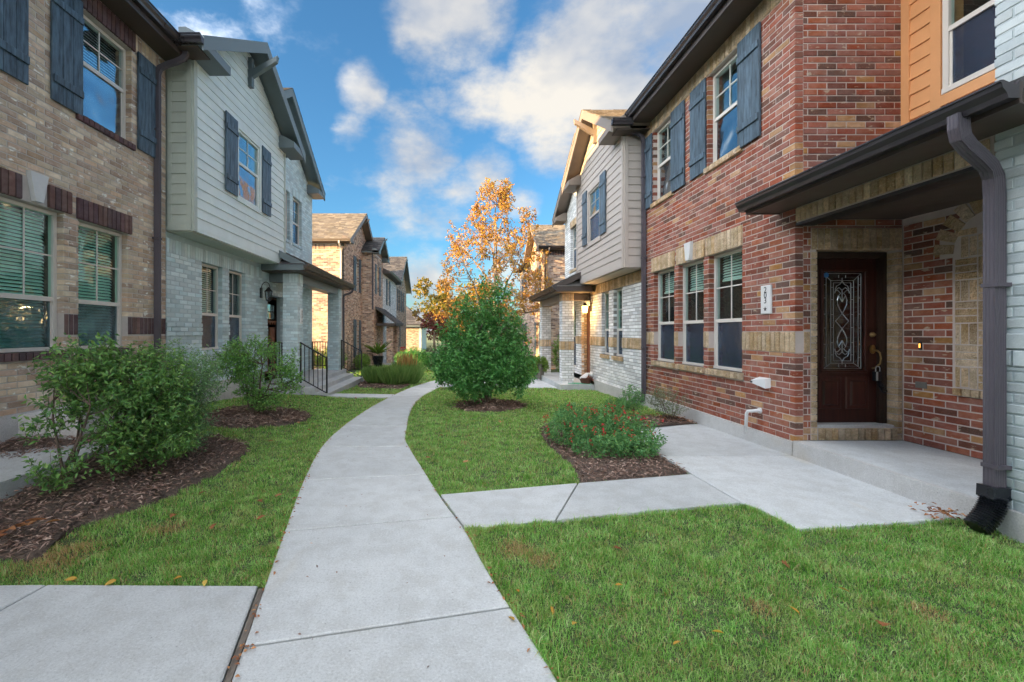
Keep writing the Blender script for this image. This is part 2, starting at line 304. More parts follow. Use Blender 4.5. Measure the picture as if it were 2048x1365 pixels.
# ------------------------------------------------------------------ helpers: meshes
BOXF = [(0, 4, 6, 2), (1, 3, 7, 5), (0, 1, 5, 4), (2, 6, 7, 3), (0, 2, 3, 1), (4, 5, 7, 6)]
WF = ('w', 0, 1)
def fpt(fr, u, z, d):
    if fr[0] == 'x': return (fr[1] + fr[2] * d, u, z)
    if fr[0] == 'y': return (u, fr[1] + fr[2] * d, z)
    return (u, d, z)                                   # world: u = x, d = y
def fflip(fr):
    if fr[0] == 'x': return fr[2] < 0
    if fr[0] == 'y': return fr[2] > 0
    return True
class MB:
    def __init__(s): s.v = []; s.f = []
    def add(s, pts, faces, flip=False):
        b = len(s.v); s.v += [tuple(p) for p in pts]
        for f in faces: s.f.append(tuple(b + i for i in (reversed(f) if flip else f)))
        return s
    def box(s, fr, u0, u1, z0, z1, d0, d1):
        pts = [fpt(fr, (u0, u1)[i & 1], (z0, z1)[i >> 1 & 1], (d0, d1)[i >> 2]) for i in range(8)]
        return s.add(pts, BOXF, fflip(fr))
    def wbox(s, x0, x1, y0, y1, z0, z1): return s.box(WF, x0, x1, z0, z1, y0, y1)
    def brick(s, fr, u0, u1, z0, z1, d0, d1, c=.004):
        P = [fpt(fr, u, z, d0) for u, z in ((u0, z0), (u1, z0), (u1, z1), (u0, z1))]
        Q = [fpt(fr, u, z, d1 - c) for u, z in ((u0, z0), (u1, z0), (u1, z1), (u0, z1))]
        T = [fpt(fr, u, z, d1) for u, z in ((u0 + c, z0 + c), (u1 - c, z0 + c), (u1 - c, z1 - c), (u0 + c, z1 - c))]
        F = [(8, 9, 10, 11)] + [(i, (i + 1) % 4, 4 + (i + 1) % 4, 4 + i) for i in range(4)] + [(4 + i, 4 + (i + 1) % 4, 8 + (i + 1) % 4, 8 + i) for i in range(4)]
        return s.add(P + Q + T, F, fflip(fr))
    def prism(s, fr, poly, d0, d1):
        n = len(poly)
        a = sum(poly[i][0] * poly[(i + 1) % n][1] - poly[(i + 1) % n][0] * poly[i][1] for i in range(n))
        if a < 0: poly = poly[::-1]
        pts = [fpt(fr, u, z, d0) for u, z in poly] + [fpt(fr, u, z, d1) for u, z in poly]
        F = [tuple(reversed(range(n))), tuple(range(n, 2 * n))] + [(i, (i + 1) % n, n + (i + 1) % n, n + i) for i in range(n)]
        return s.add(pts, F, fflip(fr))
    def hull8(s, bot, top):                                    # bottom quad, top quad, both counter-clockwise from above
        return s.add(list(bot) + list(top), [(3, 2, 1, 0), (4, 5, 6, 7)] + [(i, (i + 1) % 4, 4 + (i + 1) % 4, 4 + i) for i in range(4)])
    def sweep(s, prof, path, closed=True, up=(0, 0, 1), scales=None):
        path = [Vector(p) for p in path]; n = len(prof); b = []
        upv = Vector(up)
        for i, p in enumerate(path):
            d = (path[min(i + 1, len(path) - 1)] - path[max(i - 1, 0)]).normalized()
            x = d.cross(upv)
            if x.length < .05: x = d.cross(Vector((0, 1, 0)))
            x.normalize(); y = x.cross(d).normalized()
            k = scales[i] if scales else 1
            b += [p + x * (q[0] * k) + y * (q[1] * k) for q in prof]
        F = []
        for i in range(len(path) - 1):
            for j in range(n):
                F.append((i * n + j, (i + 1) * n + j, (i + 1) * n + (j + 1) % n, i * n + (j + 1) % n))
        F.append(tuple(range(n))); F.append(tuple(reversed(range((len(path) - 1) * n, len(path) * n))))
        return s.add(b, F)
    def tube(s, path, r, n=8):
        rs = r if isinstance(r, (list, tuple)) else [r] * len(path)
        return s.sweep([(math.cos(2 * math.pi * i / n), math.sin(2 * math.pi * i / n)) for i in range(n)], path, up=(0.03, 0.02, 1), scales=rs)
    def lathe(s, c, prof, n=16):
        b = []; F = []
        for r, z in prof:
            for j in range(n):
                a = 2 * math.pi * j / n; b.append((c[0] + r * math.cos(a), c[1] + r * math.sin(a), c[2] + z))
        m = len(prof)
        for i in range(m - 1):
            for j in range(n): F.append((i * n + j, i * n + (j + 1) % n, (i + 1) * n + (j + 1) % n, (i + 1) * n + j))
        F.append(tuple(reversed(range(n)))); F.append(tuple(range((m - 1) * n, m * n)))
        return s.add(b, F)
    def build(s, name, mat, parent=None, smooth=False, kind=None):
        me = bpy.data.meshes.new(name); me.from_pydata(s.v, [], s.f)
        me.materials.append(M[mat] if isinstance(mat, str) else mat)
        if smooth:
            for p in me.polygons: p.use_smooth = True
        return link(bpy.data.objects.new(name, me), parent, kind)
def link(o, parent=None, kind=None):
    C.objects.link(o)
    if parent is not None:
        o.parent = parent
        r = parent
        while r.parent is not None: r = r.parent
        if parent.parent is None: o.matrix_parent_inverse = Matrix.Translation(-parent.location)
    if kind: o['kind'] = kind
    return o
def thing(name, label, cat, loc=(0, 0, 0), group=None):
    o = bpy.data.objects.new(name, None); C.objects.link(o); o.location = loc; o.empty_display_size = .2
    o['label'] = label; o['category'] = cat
    if group: o['group'] = group
    return o
def tag(o, label, cat, group=None):
    o['label'] = label; o['category'] = cat
    if group: o['group'] = group
    return o
def npmesh(name, V, F, mat, parent=None, kind=None, smooth=False):
    V = np.asarray(V, np.float32).reshape(-1, 3); F = np.asarray(F, np.int32); k = F.shape[1]
    me = bpy.data.meshes.new(name); me.vertices.add(len(V)); me.vertices.foreach_set('co', V.ravel())
    me.loops.add(F.size); me.loops.foreach_set('vertex_index', F.ravel())
    me.polygons.add(len(F)); me.polygons.foreach_set('loop_start', np.arange(0, F.size, k, dtype=np.int32))
    me.polygons.foreach_set('loop_total', np.full(len(F), k, np.int32))
    if smooth: me.polygons.foreach_set('use_smooth', np.ones(len(F), bool))
    me.update(calc_edges=True); me.validate()
    me.materials.append(M[mat])
    return link(bpy.data.objects.new(name, me), parent, kind)
def unit(a): return a / np.maximum(1e-9, np.linalg.norm(a, axis=-1, keepdims=True))
def leafmesh(name, P, D, N, L, Wd, mat, parent=None, kind=None, fold=.25):
    P = np.asarray(P, float); D = unit(np.asarray(D, float)); S = unit(np.cross(D, np.asarray(N, float))); U = np.cross(S, D)
    L = np.broadcast_to(np.asarray(L, float), len(P))[:, None]; Wd = np.broadcast_to(np.asarray(Wd, float), len(P))[:, None]
    a = P; t = P + D * L - U * L * .12
    l = P + D * L * .45 + S * Wd * .5 + U * Wd * fold; r = P + D * L * .45 - S * Wd * .5 + U * Wd * fold
    V = np.stack([a, l, t, r], 1).reshape(-1, 3)
    i = np.arange(len(P))[:, None] * 4
    F = np.stack([i + np.array([0, 2, 1]), i + np.array([0, 3, 2])], 1).reshape(-1, 3)
    return npmesh(name, V, F, mat, parent, kind)

# ------------------------------------------------------------------ helpers: walls
def rect_sub(r, ops, tiny=.015):
    out = [r]
    for o in ops:
        nx = []
        for q in out:
            if o[1] <= q[0] or o[0] >= q[1] or o[3] <= q[2] or o[2] >= q[3]: nx.append(q); continue
            if q[2] < o[2]: nx.append((q[0], q[1], q[2], o[2]))
            if q[3] > o[3]: nx.append((q[0], q[1], o[3], q[3]))
            z0, z1 = max(q[2], o[2]), min(q[3], o[3])
            if q[0] < o[0]: nx.append((q[0], o[0], z0, z1))
            if q[1] > o[1]: nx.append((o[1], q[1], z0, z1))
        out = [q for q in nx if q[1] - q[0] > tiny and q[3] - q[2] > tiny]
    return out
def courses(u0, u1, z0, z1, ops, ln=.241, ch=.0815, j=.0135, lim=None, shift=0.0):
    out = []; k = 0; z = z0
    while z < z1 - .02:
        zt = min(z + ch - j, z1); a, b = u0, u1
        if lim: a, b = lim(zt)
        u = u0 - ln + (ln / 2 if k % 2 else 0) + shift
        while u < b:
            p, q = max(u, a), min(u + ln - j, b)
            if q - p > .025:
                out += rect_sub((p, q, z, zt), ops)
            u += ln
        z += ch; k += 1
    return out
def soldiers(u0, u1, z0, z1, w=.084, j=.014):
    n = max(1, round((u1 - u0) / w)); s = (u1 - u0) / n
    return [(u0 + i * s + j / 2, u0 + (i + 1) * s - j / 2, z0, z1) for i in range(n)]
def px(p):
    if p[1] < .3: return None
    return (915 + FPX * p[0] / p[1], 665 - FPX * (p[2] - CAM_H) / p[1])
UNIT = {}
def unit_brick(mat):
    if mat not in UNIT:
        me = bpy.data.meshes.new('brick'); b = MB()
        P = [(-.5, 0, -.5), (.5, 0, -.5), (.5, 0, .5), (-.5, 0, .5)]
        Q = [(-.5, .94, -.5), (.5, .94, -.5), (.5, .94, .5), (-.5, .94, .5)]
        T = [(-.485, 1, -.45), (.485, 1, -.45), (.485, 1, .45), (-.485, 1, .45)]
        F = [(11, 10, 9, 8)] + [(4 + i, 4 + (i + 1) % 4, (i + 1) % 4, i) for i in range(4)] + [(8 + i, 8 + (i + 1) % 4, 4 + (i + 1) % 4, 4 + i) for i in range(4)]
        me.from_pydata(P + Q + T, [], F); me.materials.append(M[mat]); UNIT[mat] = me
    return UNIT[mat]
class House:
    def __init__(s, name, label, cat, loc): s.root = thing(name, label, cat, loc); s.bk = []
    def bricks(s, fr, rects, mat, d1=0.0, depth=.1):
        for r in rects: s.bk.append((fr, r, mat, d1 + random.uniform(-.0018, .0018), depth))
    def core(s, fr, u0, u1, z0, z1, ops, mat, d0=-.2, d1=-.006):
        b = MB()
        for r in rect_sub((u0, u1, z0, z1), [(o[0] - .008, o[1] + .008, o[2] - .008, o[3] + .008) for o in ops]): b.box(fr, *r, d0, d1)
        return b.build('wall', mat, s.root)
    def finish(s, n_ind=300):
        sc_ = []
        for i, (fr, r, mat, d1, dp) in enumerate(s.bk):
            pp = [px(fpt(fr, u, z, d1)) for u in r[:2] for z in r[2:]]
            a = 0
            if all(pp):
                us = [q[0] for q in pp]; vs = [q[1] for q in pp]
                um, vm = sum(us) / 4, sum(vs) / 4
                cx_ = fpt(fr, (r[0] + r[1]) / 2, (r[2] + r[3]) / 2, 0)
                nrm = (fr[2], 0) if fr[0] == 'x' else (0, fr[2])
                facing = -(cx_[0] * nrm[0] + cx_[1] * nrm[1]) > 0
                if 0 < um < 2048 and 0 < vm < 1365 and facing: a = (max(us) - min(us)) * (max(vs) - min(vs))
            sc_.append(a)
        order = sorted(range(len(s.bk)), key=lambda i: -sc_[i])
        ind = set(i for i in order[:n_ind] if sc_[i] > 40)
        rest = {}
        for i, (fr, r, mat, d1, dp) in enumerate(s.bk):
            if i in ind:
                o = bpy.data.objects.new('brick', unit_brick(mat))
                o.location = fpt(fr, (r[0] + r[1]) / 2, (r[2] + r[3]) / 2, d1 - dp)
                o.scale = (r[1] - r[0], dp, r[3] - r[2])
                if fr[0] == 'x': o.rotation_euler = (0, 0, -math.pi / 2 if fr[2] > 0 else math.pi / 2)
                elif fr[2] < 0: o.rotation_euler = (0, 0, math.pi)
                link(o, s.root)
            else: rest.setdefault(mat, MB()).brick(fr, *r, d1 - dp, d1)
        for mat, b in rest.items(): b.build('brickwork', mat, s.root, kind='stuff')
    def siding(s, fr, u0, u1, z0, z1, mat, ops=(), ex=.178, lim=None):
        z = z0
        while z < z1 - .02:
            zt = min(z + ex + .015, z1)
            rs = []
            for r in rect_sub((u0, u1, z, zt), ops, .02):
                if r[1] - r[0] > 2.4 and random.random() < .8:
                    q = r[0] + (r[1] - r[0]) * random.uniform(.25, .75); rs += [(r[0], q - .0018, r[2], r[3]), (q + .0018, r[1], r[2], r[3])]
                else: rs.append(r)
            for r in rs:
                if lim:
                    a0, b0 = lim(r[2]); a1, b1 = lim(r[3])
                    if b0 - a0 < .05: continue
                    poly = [(max(r[0], a0), r[2]), (min(r[1], b0), r[2]), (min(r[1], b1), r[3]), (max(r[0], a1), r[3])]
                    if poly[1][0] - poly[0][0] < .03: continue
                    if poly[2][0] <= poly[3][0]: m_ = (poly[2][0] + poly[3][0]) / 2; poly[2] = (m_ + .002, r[3]); poly[3] = (m_ - .002, r[3])
                else: poly = [(r[0], r[2]), (r[1], r[2]), (r[1], r[3]), (r[0], r[3])]
                b = MB(); pts = []
                for (u, zz), d in zip(poly, (.024, .024, .006, .006)): pts.append(fpt(fr, u, zz, d))
                for (u, zz) in poly: pts.append(fpt(fr, u, zz, -.01))
                b.add(pts, [(0, 1, 2, 3), (7, 6, 5, 4), (1, 0, 4, 5), (2, 1, 5, 6), (3, 2, 6, 7), (0, 3, 7, 4)], fflip(fr))
                b.build('siding_board', mat, s.root)
            z += ex
    def box(s, name, mat, fr, *a, parent=None):
        return MB().box(fr, *a).build(name, mat, parent or s.root)
    def window(s, fr, u0, u1, z0, z1, rail, d=-.09, glass='glass_clear', screen='screen', blind=None, grid=True, frame='vinyl', fw=.045, room=True):
        b = MB()
        b.box(fr, u0, u1, z1 - fw, z1, d - .07, d); b.box(fr, u0, u1, z0, z0 + fw, d - .07, d + .012)
        b.box(fr, u0, u0 + fw, z0 + fw, z1 - fw, d - .07, d); b.box(fr, u1 - fw, u1, z0 + fw, z1 - fw, d - .07, d)
        b.box(fr, u0 + fw, u1 - fw, rail - .028, rail + .028, d - .062, d - .004)
        i0, i1 = u0 + fw, u1 - fw
        b.box(fr, i0, i0 + .022, z0 + fw, rail - .028, d - .055, d - .02); b.box(fr, i1 - .022, i1, z0 + fw, rail - .028, d - .055, d - .02)
        w = b.build('window', frame, s.root)
        MB().box(fr, i0, i1, rail + .028, z1 - fw, d - .040, d - .034).build('pane', glass, w)
        MB().box(fr, i0 + .022, i1 - .022, z0 + fw, rail - .028, d - .052, d - .046).build('pane', glass, w)
        if grid:
            um, zm = (i0 + i1) / 2, (rail + z1 - fw) / 2 + .02
            MB().box(fr, um - .009, um + .009, rail + .028, z1 - fw, d - .033, d - .022).build('muntin', frame, w)
            MB().box(fr, i0, i1, zm - .009, zm + .009, d - .033, d - .0235).build('muntin', frame, w)
        if screen: MB().box(fr, i0 + .022, i1 - .022, z0 + fw, rail - .028, d - .030, d - .028).build('insect_screen', screen, w)
        if blind:
            b0, b1 = blind; bb = MB(); z = b0
            while z < b1:
                bb.add([fpt(fr, i0 + .01, z, d - .11), fpt(fr, i1 - .01, z, d - .11), fpt(fr, i1 - .01, z + .036, d - .145), fpt(fr, i0 + .01, z + .036, d - .145)], [(0, 1, 2, 3)])
                z += .043
            bb.box(fr, i0 + .005, i1 - .005, b0 - .03, b0 - .005, d - .15, d - .11)
            bb.build('blind', 'blind', w)
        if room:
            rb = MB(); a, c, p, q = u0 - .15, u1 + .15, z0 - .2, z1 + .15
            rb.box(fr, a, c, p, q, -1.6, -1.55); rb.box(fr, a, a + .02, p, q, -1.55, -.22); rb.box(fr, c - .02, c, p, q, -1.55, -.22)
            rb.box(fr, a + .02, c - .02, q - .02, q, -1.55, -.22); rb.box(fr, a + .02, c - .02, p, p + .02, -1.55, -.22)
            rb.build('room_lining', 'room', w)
        return w
    def shutter(s, fr, u0, u1, z0, z1, d=.004, n=3):
        sb = MB().box(fr, u0 + .01, u1 - .01, z0 + .01, z1 - .01, d, d + .012).build('shutter', 'shutter', s.root)
        w = (u1 - u0) / n
        for i in range(n):
            MB().brick(fr, u0 + i * w + .002, u0 + (i + 1) * w - .002, z0, z1, d + .012, d + .034 + random.uniform(-.001, .001), .003).build('plank', 'shutter', sb)
        h = z1 - z0
        for q in (.18, .82): MB().brick(fr, u0 + .012, u1 - .012, z0 + q * h - .045, z0 + q * h + .045, d + .034, d + .058, .003).build('batten', 'shutter', sb)
    def gutter(s, x, y0, y1, z, sgn, mat='gutter', axis='x'):
        # K-style trough; sgn = outward direction, back of the trough at x
        P = [(0, 0), (.075, 0), (.085, .035), (.115, .075), (.12, .105), (.132, .108), (.132, .12), (.108, .122), (.02, .085), (0, .12)]
        b = MB(); n = len(P); pts = []
        for y in (y0, y1):
            for a, h in P: pts.append((x + sgn * a, y, z + h) if axis == 'x' else (y, x + sgn * a, z + h))
        F = [tuple(range(n)), tuple(reversed(range(n, 2 * n)))] + [(i, n + i, n + (i + 1) % n, (i + 1) % n) for i in range(n)]
        return b.add(pts, F).build('gutter', mat, s.root)
    def spout(s, pts, w=.085, t=.06, mat='spout', up=(0, 1, 0)):
        prof = []
        def edge(a, b, k):
            for i in range(k):
                f = i / k; x = a[0] + (b[0] - a[0]) * f; y = a[1] + (b[1] - a[1]) * f
                ins = .93 if i % 2 else 1.0
                prof.append((x * ins, y * ins))
        h, q = w / 2, t / 2
        edge((-h, -q), (h, -q), 10); edge((h, -q), (h, q), 6); edge((h, q), (-h, q), 10); edge((-h, q), (-h, -q), 6)
        return MB().sweep(prof, pts, up=up).build('downspout', mat, s.root)
    def shingles(s, p00, p10, p01, p11, mat, ex=.15, tabs=(.22, .34), lift=.012):
        # p00,p10 eave; p01,p11 ridge
        A, B_, Cc, Dd = map(Vector, (p00, p10, p01, p11))
        L = (Cc - A).length; n = max(1, int(L / ex)); nrm = (B_ - A).cross(Cc - A).normalized()
        if nrm.z < 0: nrm = -nrm
        b = MB()
        for i in range(n):
            t0, t1 = i / n, min(1, (i + 1.25) / n)
            a0, a1 = A.lerp(Cc, t0), B_.lerp(Dd, t0); c0, c1 = A.lerp(Cc, t1), B_.lerp(Dd, t1)
            ln = (a1 - a0).length; q = -random.uniform(0, .2)
            while q < ln:
                w = random.uniform(*tabs); f0, f1 = max(0, q) / ln, min(ln, q + w - .006) / ln; q += w
                if f1 - f0 < .01 / ln: continue
                th = lift + random.choice((0, .006))
                P = [a0.lerp(a1, f0), a0.lerp(a1, f1), c0.lerp(c1, f1), c0.lerp(c1, f0)]
                T = [P[0] + nrm * (th + .008), P[1] + nrm * (th + .008), P[2] + nrm * .006, P[3] + nrm * .006]
                b.add(P + T, [(4, 5, 6, 7), (0, 1, 5, 4), (1, 2, 6, 5), (3, 0, 4, 7)])
        return b.build('shingles', mat, s.root, kind='stuff')
    def gable(s, xf, xb, ys, ye, ze, slope, th, fmat, smat, shing=None, sgn=1, frac=1.0, zoff=0):
        # ridge along x. xf = front edge of overhang, xb = back; ys, ye eave edges
        ym = (ys + ye) / 2; zr = ze + slope * (ye - ys) / 2; c = math.sqrt(1 + slope * slope); t = th * c
        fr = ('x', xf, sgn); dep = -abs(xb - xf)
        roof = MB().prism(fr, [(ys, ze - t + .02), (ym, zr - t + .02), (ye, ze - t + .02), (ye, ze), (ym, zr), (ys, ze)], dep, -.03).build('roof', smat, s.root)
        fh = .20 * c
        MB().prism(fr, [(ys - .01, ze - fh), (ym, zr - fh), (ym, zr + .01), (ys - .01, ze + .01)], -.028, .012).build('rake_board', fmat, s.root)
        MB().prism(fr, [(ym, zr - fh), (ye + .01, ze - fh), (ye + .01, ze + .01), (ym, zr + .01)], -.028, .012).build('rake_board', fmat, s.root)
        if shing:
            s.shingles((xf + sgn * .02, ys - .03, ze), (xb, ys - .03, ze), (xf + sgn * .02, ym, zr), (xb, ym, zr), shing)
            s.shingles((xf + sgn * .02, ye + .03, ze), (xb, ye + .03, ze), (xf + sgn * .02, ym, zr), (xb, ym, zr), shing, .3, (.6, .9))
        return roof, ym, zr
    def eave_return(s, x0, x1, y0, y1, z, h, fmat, smat):
        # boxed return with a little sloped cap; x0 wall side, x1 outer
        s_ = 1 if x1 > x0 else -1
        b = MB().wbox(min(x0, x1), max(x0, x1), y0, y1, z, z + h)
        b.hull8([(min(x0, x1), y0, z + h + .001), (max(x0, x1), y0, z + h + .001), (max(x0, x1), y1, z + h + .001), (min(x0, x1), y1, z + h + .001)],
                [(min(x0, x1) + (.3 if s_ < 0 else 0), y0, z + h + .16), (max(x0, x1) - (.3 if s_ > 0 else 0), y0, z + h + .16), (max(x0, x1) - (.3 if s_ > 0 else 0), y1, z + h + .16), (min(x0, x1) + (.3 if s_ < 0 else 0), y1, z + h + .16)])
        return b.build('eave_return', fmat, s.root)
    def bracket(s, x, sg, y, z, mat, k=1.0):
        # sloped timber bracket under a gable peak; x = wall face, sg = outward
        w = .055 * k
        b = MB().wbox(min(x, x + sg * .1), max(x, x + sg * .1), y - w, y + w, z - .62 * k, z - .02)
        b.build('bracket', mat, s.root)
        q = MB(); o = .60 * k
        fr = ('y', y, -1)
        q.prism(fr, [(x + sg * .10, z - .42 * k), (x + sg * o, z - .10 * k), (x + sg * (o + .03), z + .02 * k), (x + sg * .10, z - .26 * k)], -w * .9, w * .9).build('bracket', mat, s.root)

# ------------------------------------------------------------------ the ground
def gy(y): return np.interp(y, [-20, 5, 9, 13, 20, 30, 60, 120], [0, 0, -.08, -.2, -.35, -.5, -.6, -.6])
def G(x, y):
    x = np.asarray(x, float); y = np.asarray(y, float)
    a = np.interp(y, [2.75, 3.7, 5, 8.7, 12, 14], [0, .22, .33, .22, .08, 0]); t = np.clip((-x - 2.2) / 2.6, 0, 1); t = t * t * (3 - 2 * t)
    return gy(y) + a * t
def g1(x, y): return float(G(x, y))
b = MB(); b.add([(-400, -200, -.9), (400, -200, -.9), (400, 900, -.9), (-400, 900, -.9)], [(0, 1, 2, 3)])
b.build('ground', 'terrain', kind='structure')
def gridsheet(name, xs, ys, off, mat):
    X, Y = np.meshgrid(xs, ys); Z = G(X, Y) + off
    nx, ny = len(xs), len(ys); i = np.arange(nx * ny).reshape(ny, nx)
    F = np.stack([i[:-1, :-1], i[:-1, 1:], i[1:, 1:], i[1:, :-1]], -1).reshape(-1, 4)
    return npmesh(name, np.stack([X, Y, Z], -1), F, mat, kind='structure', smooth=True)
gridsheet('lawn', np.linspace(-16, 16, 129), np.concatenate([np.linspace(-12, 20, 129), np.linspace(20.5, 90, 80)]), -.02, 'soil')

PL = [(-.62, .3), (-.80, 1.0), (-1.0, 1.93), (-1.17, 2.65), (-1.34, 3.38), (-1.6, 4.53), (-1.85, 5.93), (-1.93, 7.1), (-1.92, 8.78), (-1.81, 10.87), (-1.57, 13.29), (-1.15, 15.36), (-.45, 17.6), (.45, 20), (1.1, 24), (1.2, 34), (1.0, 60)]
PR = [(.74, .3), (.64, 1.0), (.44, 1.93), (.22, 2.7), (.05, 3.41), (-.18, 4.14), (-.67, 5.96), (-.80, 6.72), (-.98, 9.18), (-.96, 10.87), (-.8, 12.6), (-.35, 15.18), (.3, 17.0), (1.3, 19.4), (2.3, 24), (2.4, 34), (2.2, 60)]
def catmull(P, n=10):
    P = [Vector((p[0], p[1])) for p in P]; out = []
    for i in range(len(P) - 1):
        p0, p1, p2, p3 = P[max(0, i - 1)], P[i], P[i + 1], P[min(len(P) - 1, i + 2)]
        for k in range(n):
            t = k / n
            out.append(.5 * ((2 * p1) + (p2 - p0) * t + (2 * p0 - 5 * p1 + 4 * p2 - p3) * t * t + (3 * p1 - p0 - 3 * p2 + p3) * t ** 3))
    out.append(P[-1]); return np.array([(q.x, q.y) for q in out])
cL, cR = catmull(PL), catmull(PR)
def xl(y): return float(np.interp(y, cL[:, 1], cL[:, 0]))
def xr(y): return float(np.interp(y, cR[:, 1], cR[:, 0]))
def slab(name, poly, parent=None, mat='concrete', top=.012, th=.09, kind=None, cham=.010):
    """flat concrete slab with a worn edge, outline counter-clockwise"""
    P = [Vector((p[0], p[1])) for p in poly]; n = len(P)
    if sum(P[i].x * P[(i + 1) % n].y - P[(i + 1) % n].x * P[i].y for i in range(n)) < 0: P = P[::-1]
    c = sum(P, Vector((0, 0))) / n
    ins = [p + (c - p).normalized() * cham for p in P]
    v = [(p.x, p.y, g1(p.x, p.y) + top - th) for p in P] + [(p.x, p.y, g1(p.x, p.y) + top - cham * .7) for p in P] + [(p.x, p.y, g1(p.x, p.y) + top) for p in ins]
    F = [tuple(range(2 * n, 3 * n))] + [(i, (i + 1) % n, n + (i + 1) % n, n + i) for i in range(n)] + [(n + i, n + (i + 1) % n, 2 * n + (i + 1) % n, 2 * n + i) for i in range(n)]
    return MB().add(v, F).build(name, mat, parent, kind=kind)
walk = bpy.data.objects.new('sidewalk', None); C.objects.link(walk); walk['kind'] = 'structure'
# joints as (y on the left edge, y on the right edge)
JT = [(.35, .45), (1.15, 1.35), (2.13, 2.44), (3.37, 3.64), (4.53, 4.72), (5.93, 5.96), (7.39, 7.39), (9.18, 9.3), (11.6, 11.73), (14, 13.6), (16.3, 15.7), (18.4, 17.6), (21, 20.2), (24, 23.6), (27, 27), (31, 31), (36, 36), (42, 42), (50, 50)]
for (a0, b0), (a1, b1) in zip(JT[:-1], JT[1:]):
    gp = .009; k = 8
    ls = [(xl(y), y) for y in np.linspace(a0 + gp, a1 - gp, k)]; rs = [(xr(y), y) for y in np.linspace(b0 + gp, b1 - gp, k)]
    slab('panel', rs + ls[::-1], walk)
# branch walk to the right-hand porch, the apron in front of it, and the slab on the left
slab('panel', [(xr(4.13) + .02, 4.13), (xr(3.42) + .02, 3.42), (.80, 3.575), (1.22, 4.44)], walk)
slab('panel', [(.815, 3.578), (2.56, 3.94), (2.54, 4.725), (1.235, 4.443)], walk)
slab('panel', [(2.555, 4.73), (2.575, 3.94), (2.64, 3.80), (2.66, 3.41), (3.4, 3.50), (4.235, 3.62), (4.235, 5.44), (2.56, 5.44)], walk)
slab('panel', [(2.56, 5.455), (4.235, 5.455), (4.23, 7.53), (2.56, 7.50)], walk)
slab('panel', [(-1.215, 2.645), (-2.50, 2.655), (-2.53, 2.40), (-2.55, 0.6), (-.75, .6), (-1.0, 1.75)], walk)
slab('panel', [(-2.515, 2.655), (-4.6, 2.62), (-4.6, .6), (-2.565, .6), (-2.545, 2.40)], walk)
bb = MB()
for q in np.linspace(.62, 2.62, 14)[:-1]:
    q1 = q + 2.0 / 13
    bb.hull8([(xl(q) - .035, q, -.05), (xl(q) - .004, q, -.05), (xl(q1) - .004, q1, -.05), (xl(q1) - .035, q1, -.05)],
             [(xl(q) - .035, q, .006), (xl(q) - .004, q, .006), (xl(q1) - .004, q1, .006), (xl(q1) - .035, q1, .006)])
bb.build('expansion_strip', 'oldwood', walk)
slab('panel', [(-3.35, 11.15), (xl(11.3) - .01, 11.3), (xl(12.0) - .01, 12.0), (-3.35, 11.9)], walk)     # to the left-hand steps
slab('panel', [(xr(14.0) + .03, 14.2), (3.25, 13.8), (3.25, 17.4), (xr(16.8) + .06, 16.4)], walk)      # to the white porch
LEFTMULCH = [(-5.0, 2.85), (-3.05, 2.9), (-2.95, 3.4), (-2.72, 3.9), (-2.62, 4.5), (-2.62, 5.2), (-2.76, 5.75), (-3.05, 5.95), (-3.4, 5.9), (-3.7, 5.6), (-5.0, 5.5)]
MULCH2 = [(-3.95, 6.6), (-3.52, 6.55), (-2.96, 7.2), (-2.72, 7.95), (-2.95, 8.4), (-3.45, 8.62), (-4.0, 8.35), (-4.2, 7.3)]
MULCHR = [(1.52, 7.45), (1.30, 6.8), (1.27, 6.0), (1.34, 5.1), (1.27, 4.47), (2.53, 4.74), (2.54, 7.52), (4.16, 7.56), (4.16, 8.35), (3.2, 8.15), (2.5, 7.95), (1.9, 7.75)]
MULCHT = [(-.05, 9.6), (.16, 9.1), (.65, 8.9), (1.2, 9.2), (1.5, 9.7), (1.35, 10.4), (.7, 10.7), (.1, 10.3)]
MULCHG = [(-3.3, 14.2), (-1.85, 13.6), (-1.7, 15.3), (-2.1, 16.2), (-3.6, 16.6)]
def inpoly(P, x, y):
    x = np.asarray(x); y = np.asarray(y); r = np.zeros(x.shape, bool); n = len(P)
    for i in range(n):
        (x0, y0), (x1, y1) = P[i], P[(i + 1) % n]
        c = ((y0 > y) != (y1 > y)) & (x < (x1 - x0) * (y - y0) / ((y1 - y0) or 1e-9) + x0); r ^= c
    return r
def rough_outline(P, n=8, amp=.035):
    Q = catmull(P + [P[0]], n)[:-1]
    return [(x + random.uniform(-amp, amp), y + random.uniform(-amp, amp)) for x, y in Q]
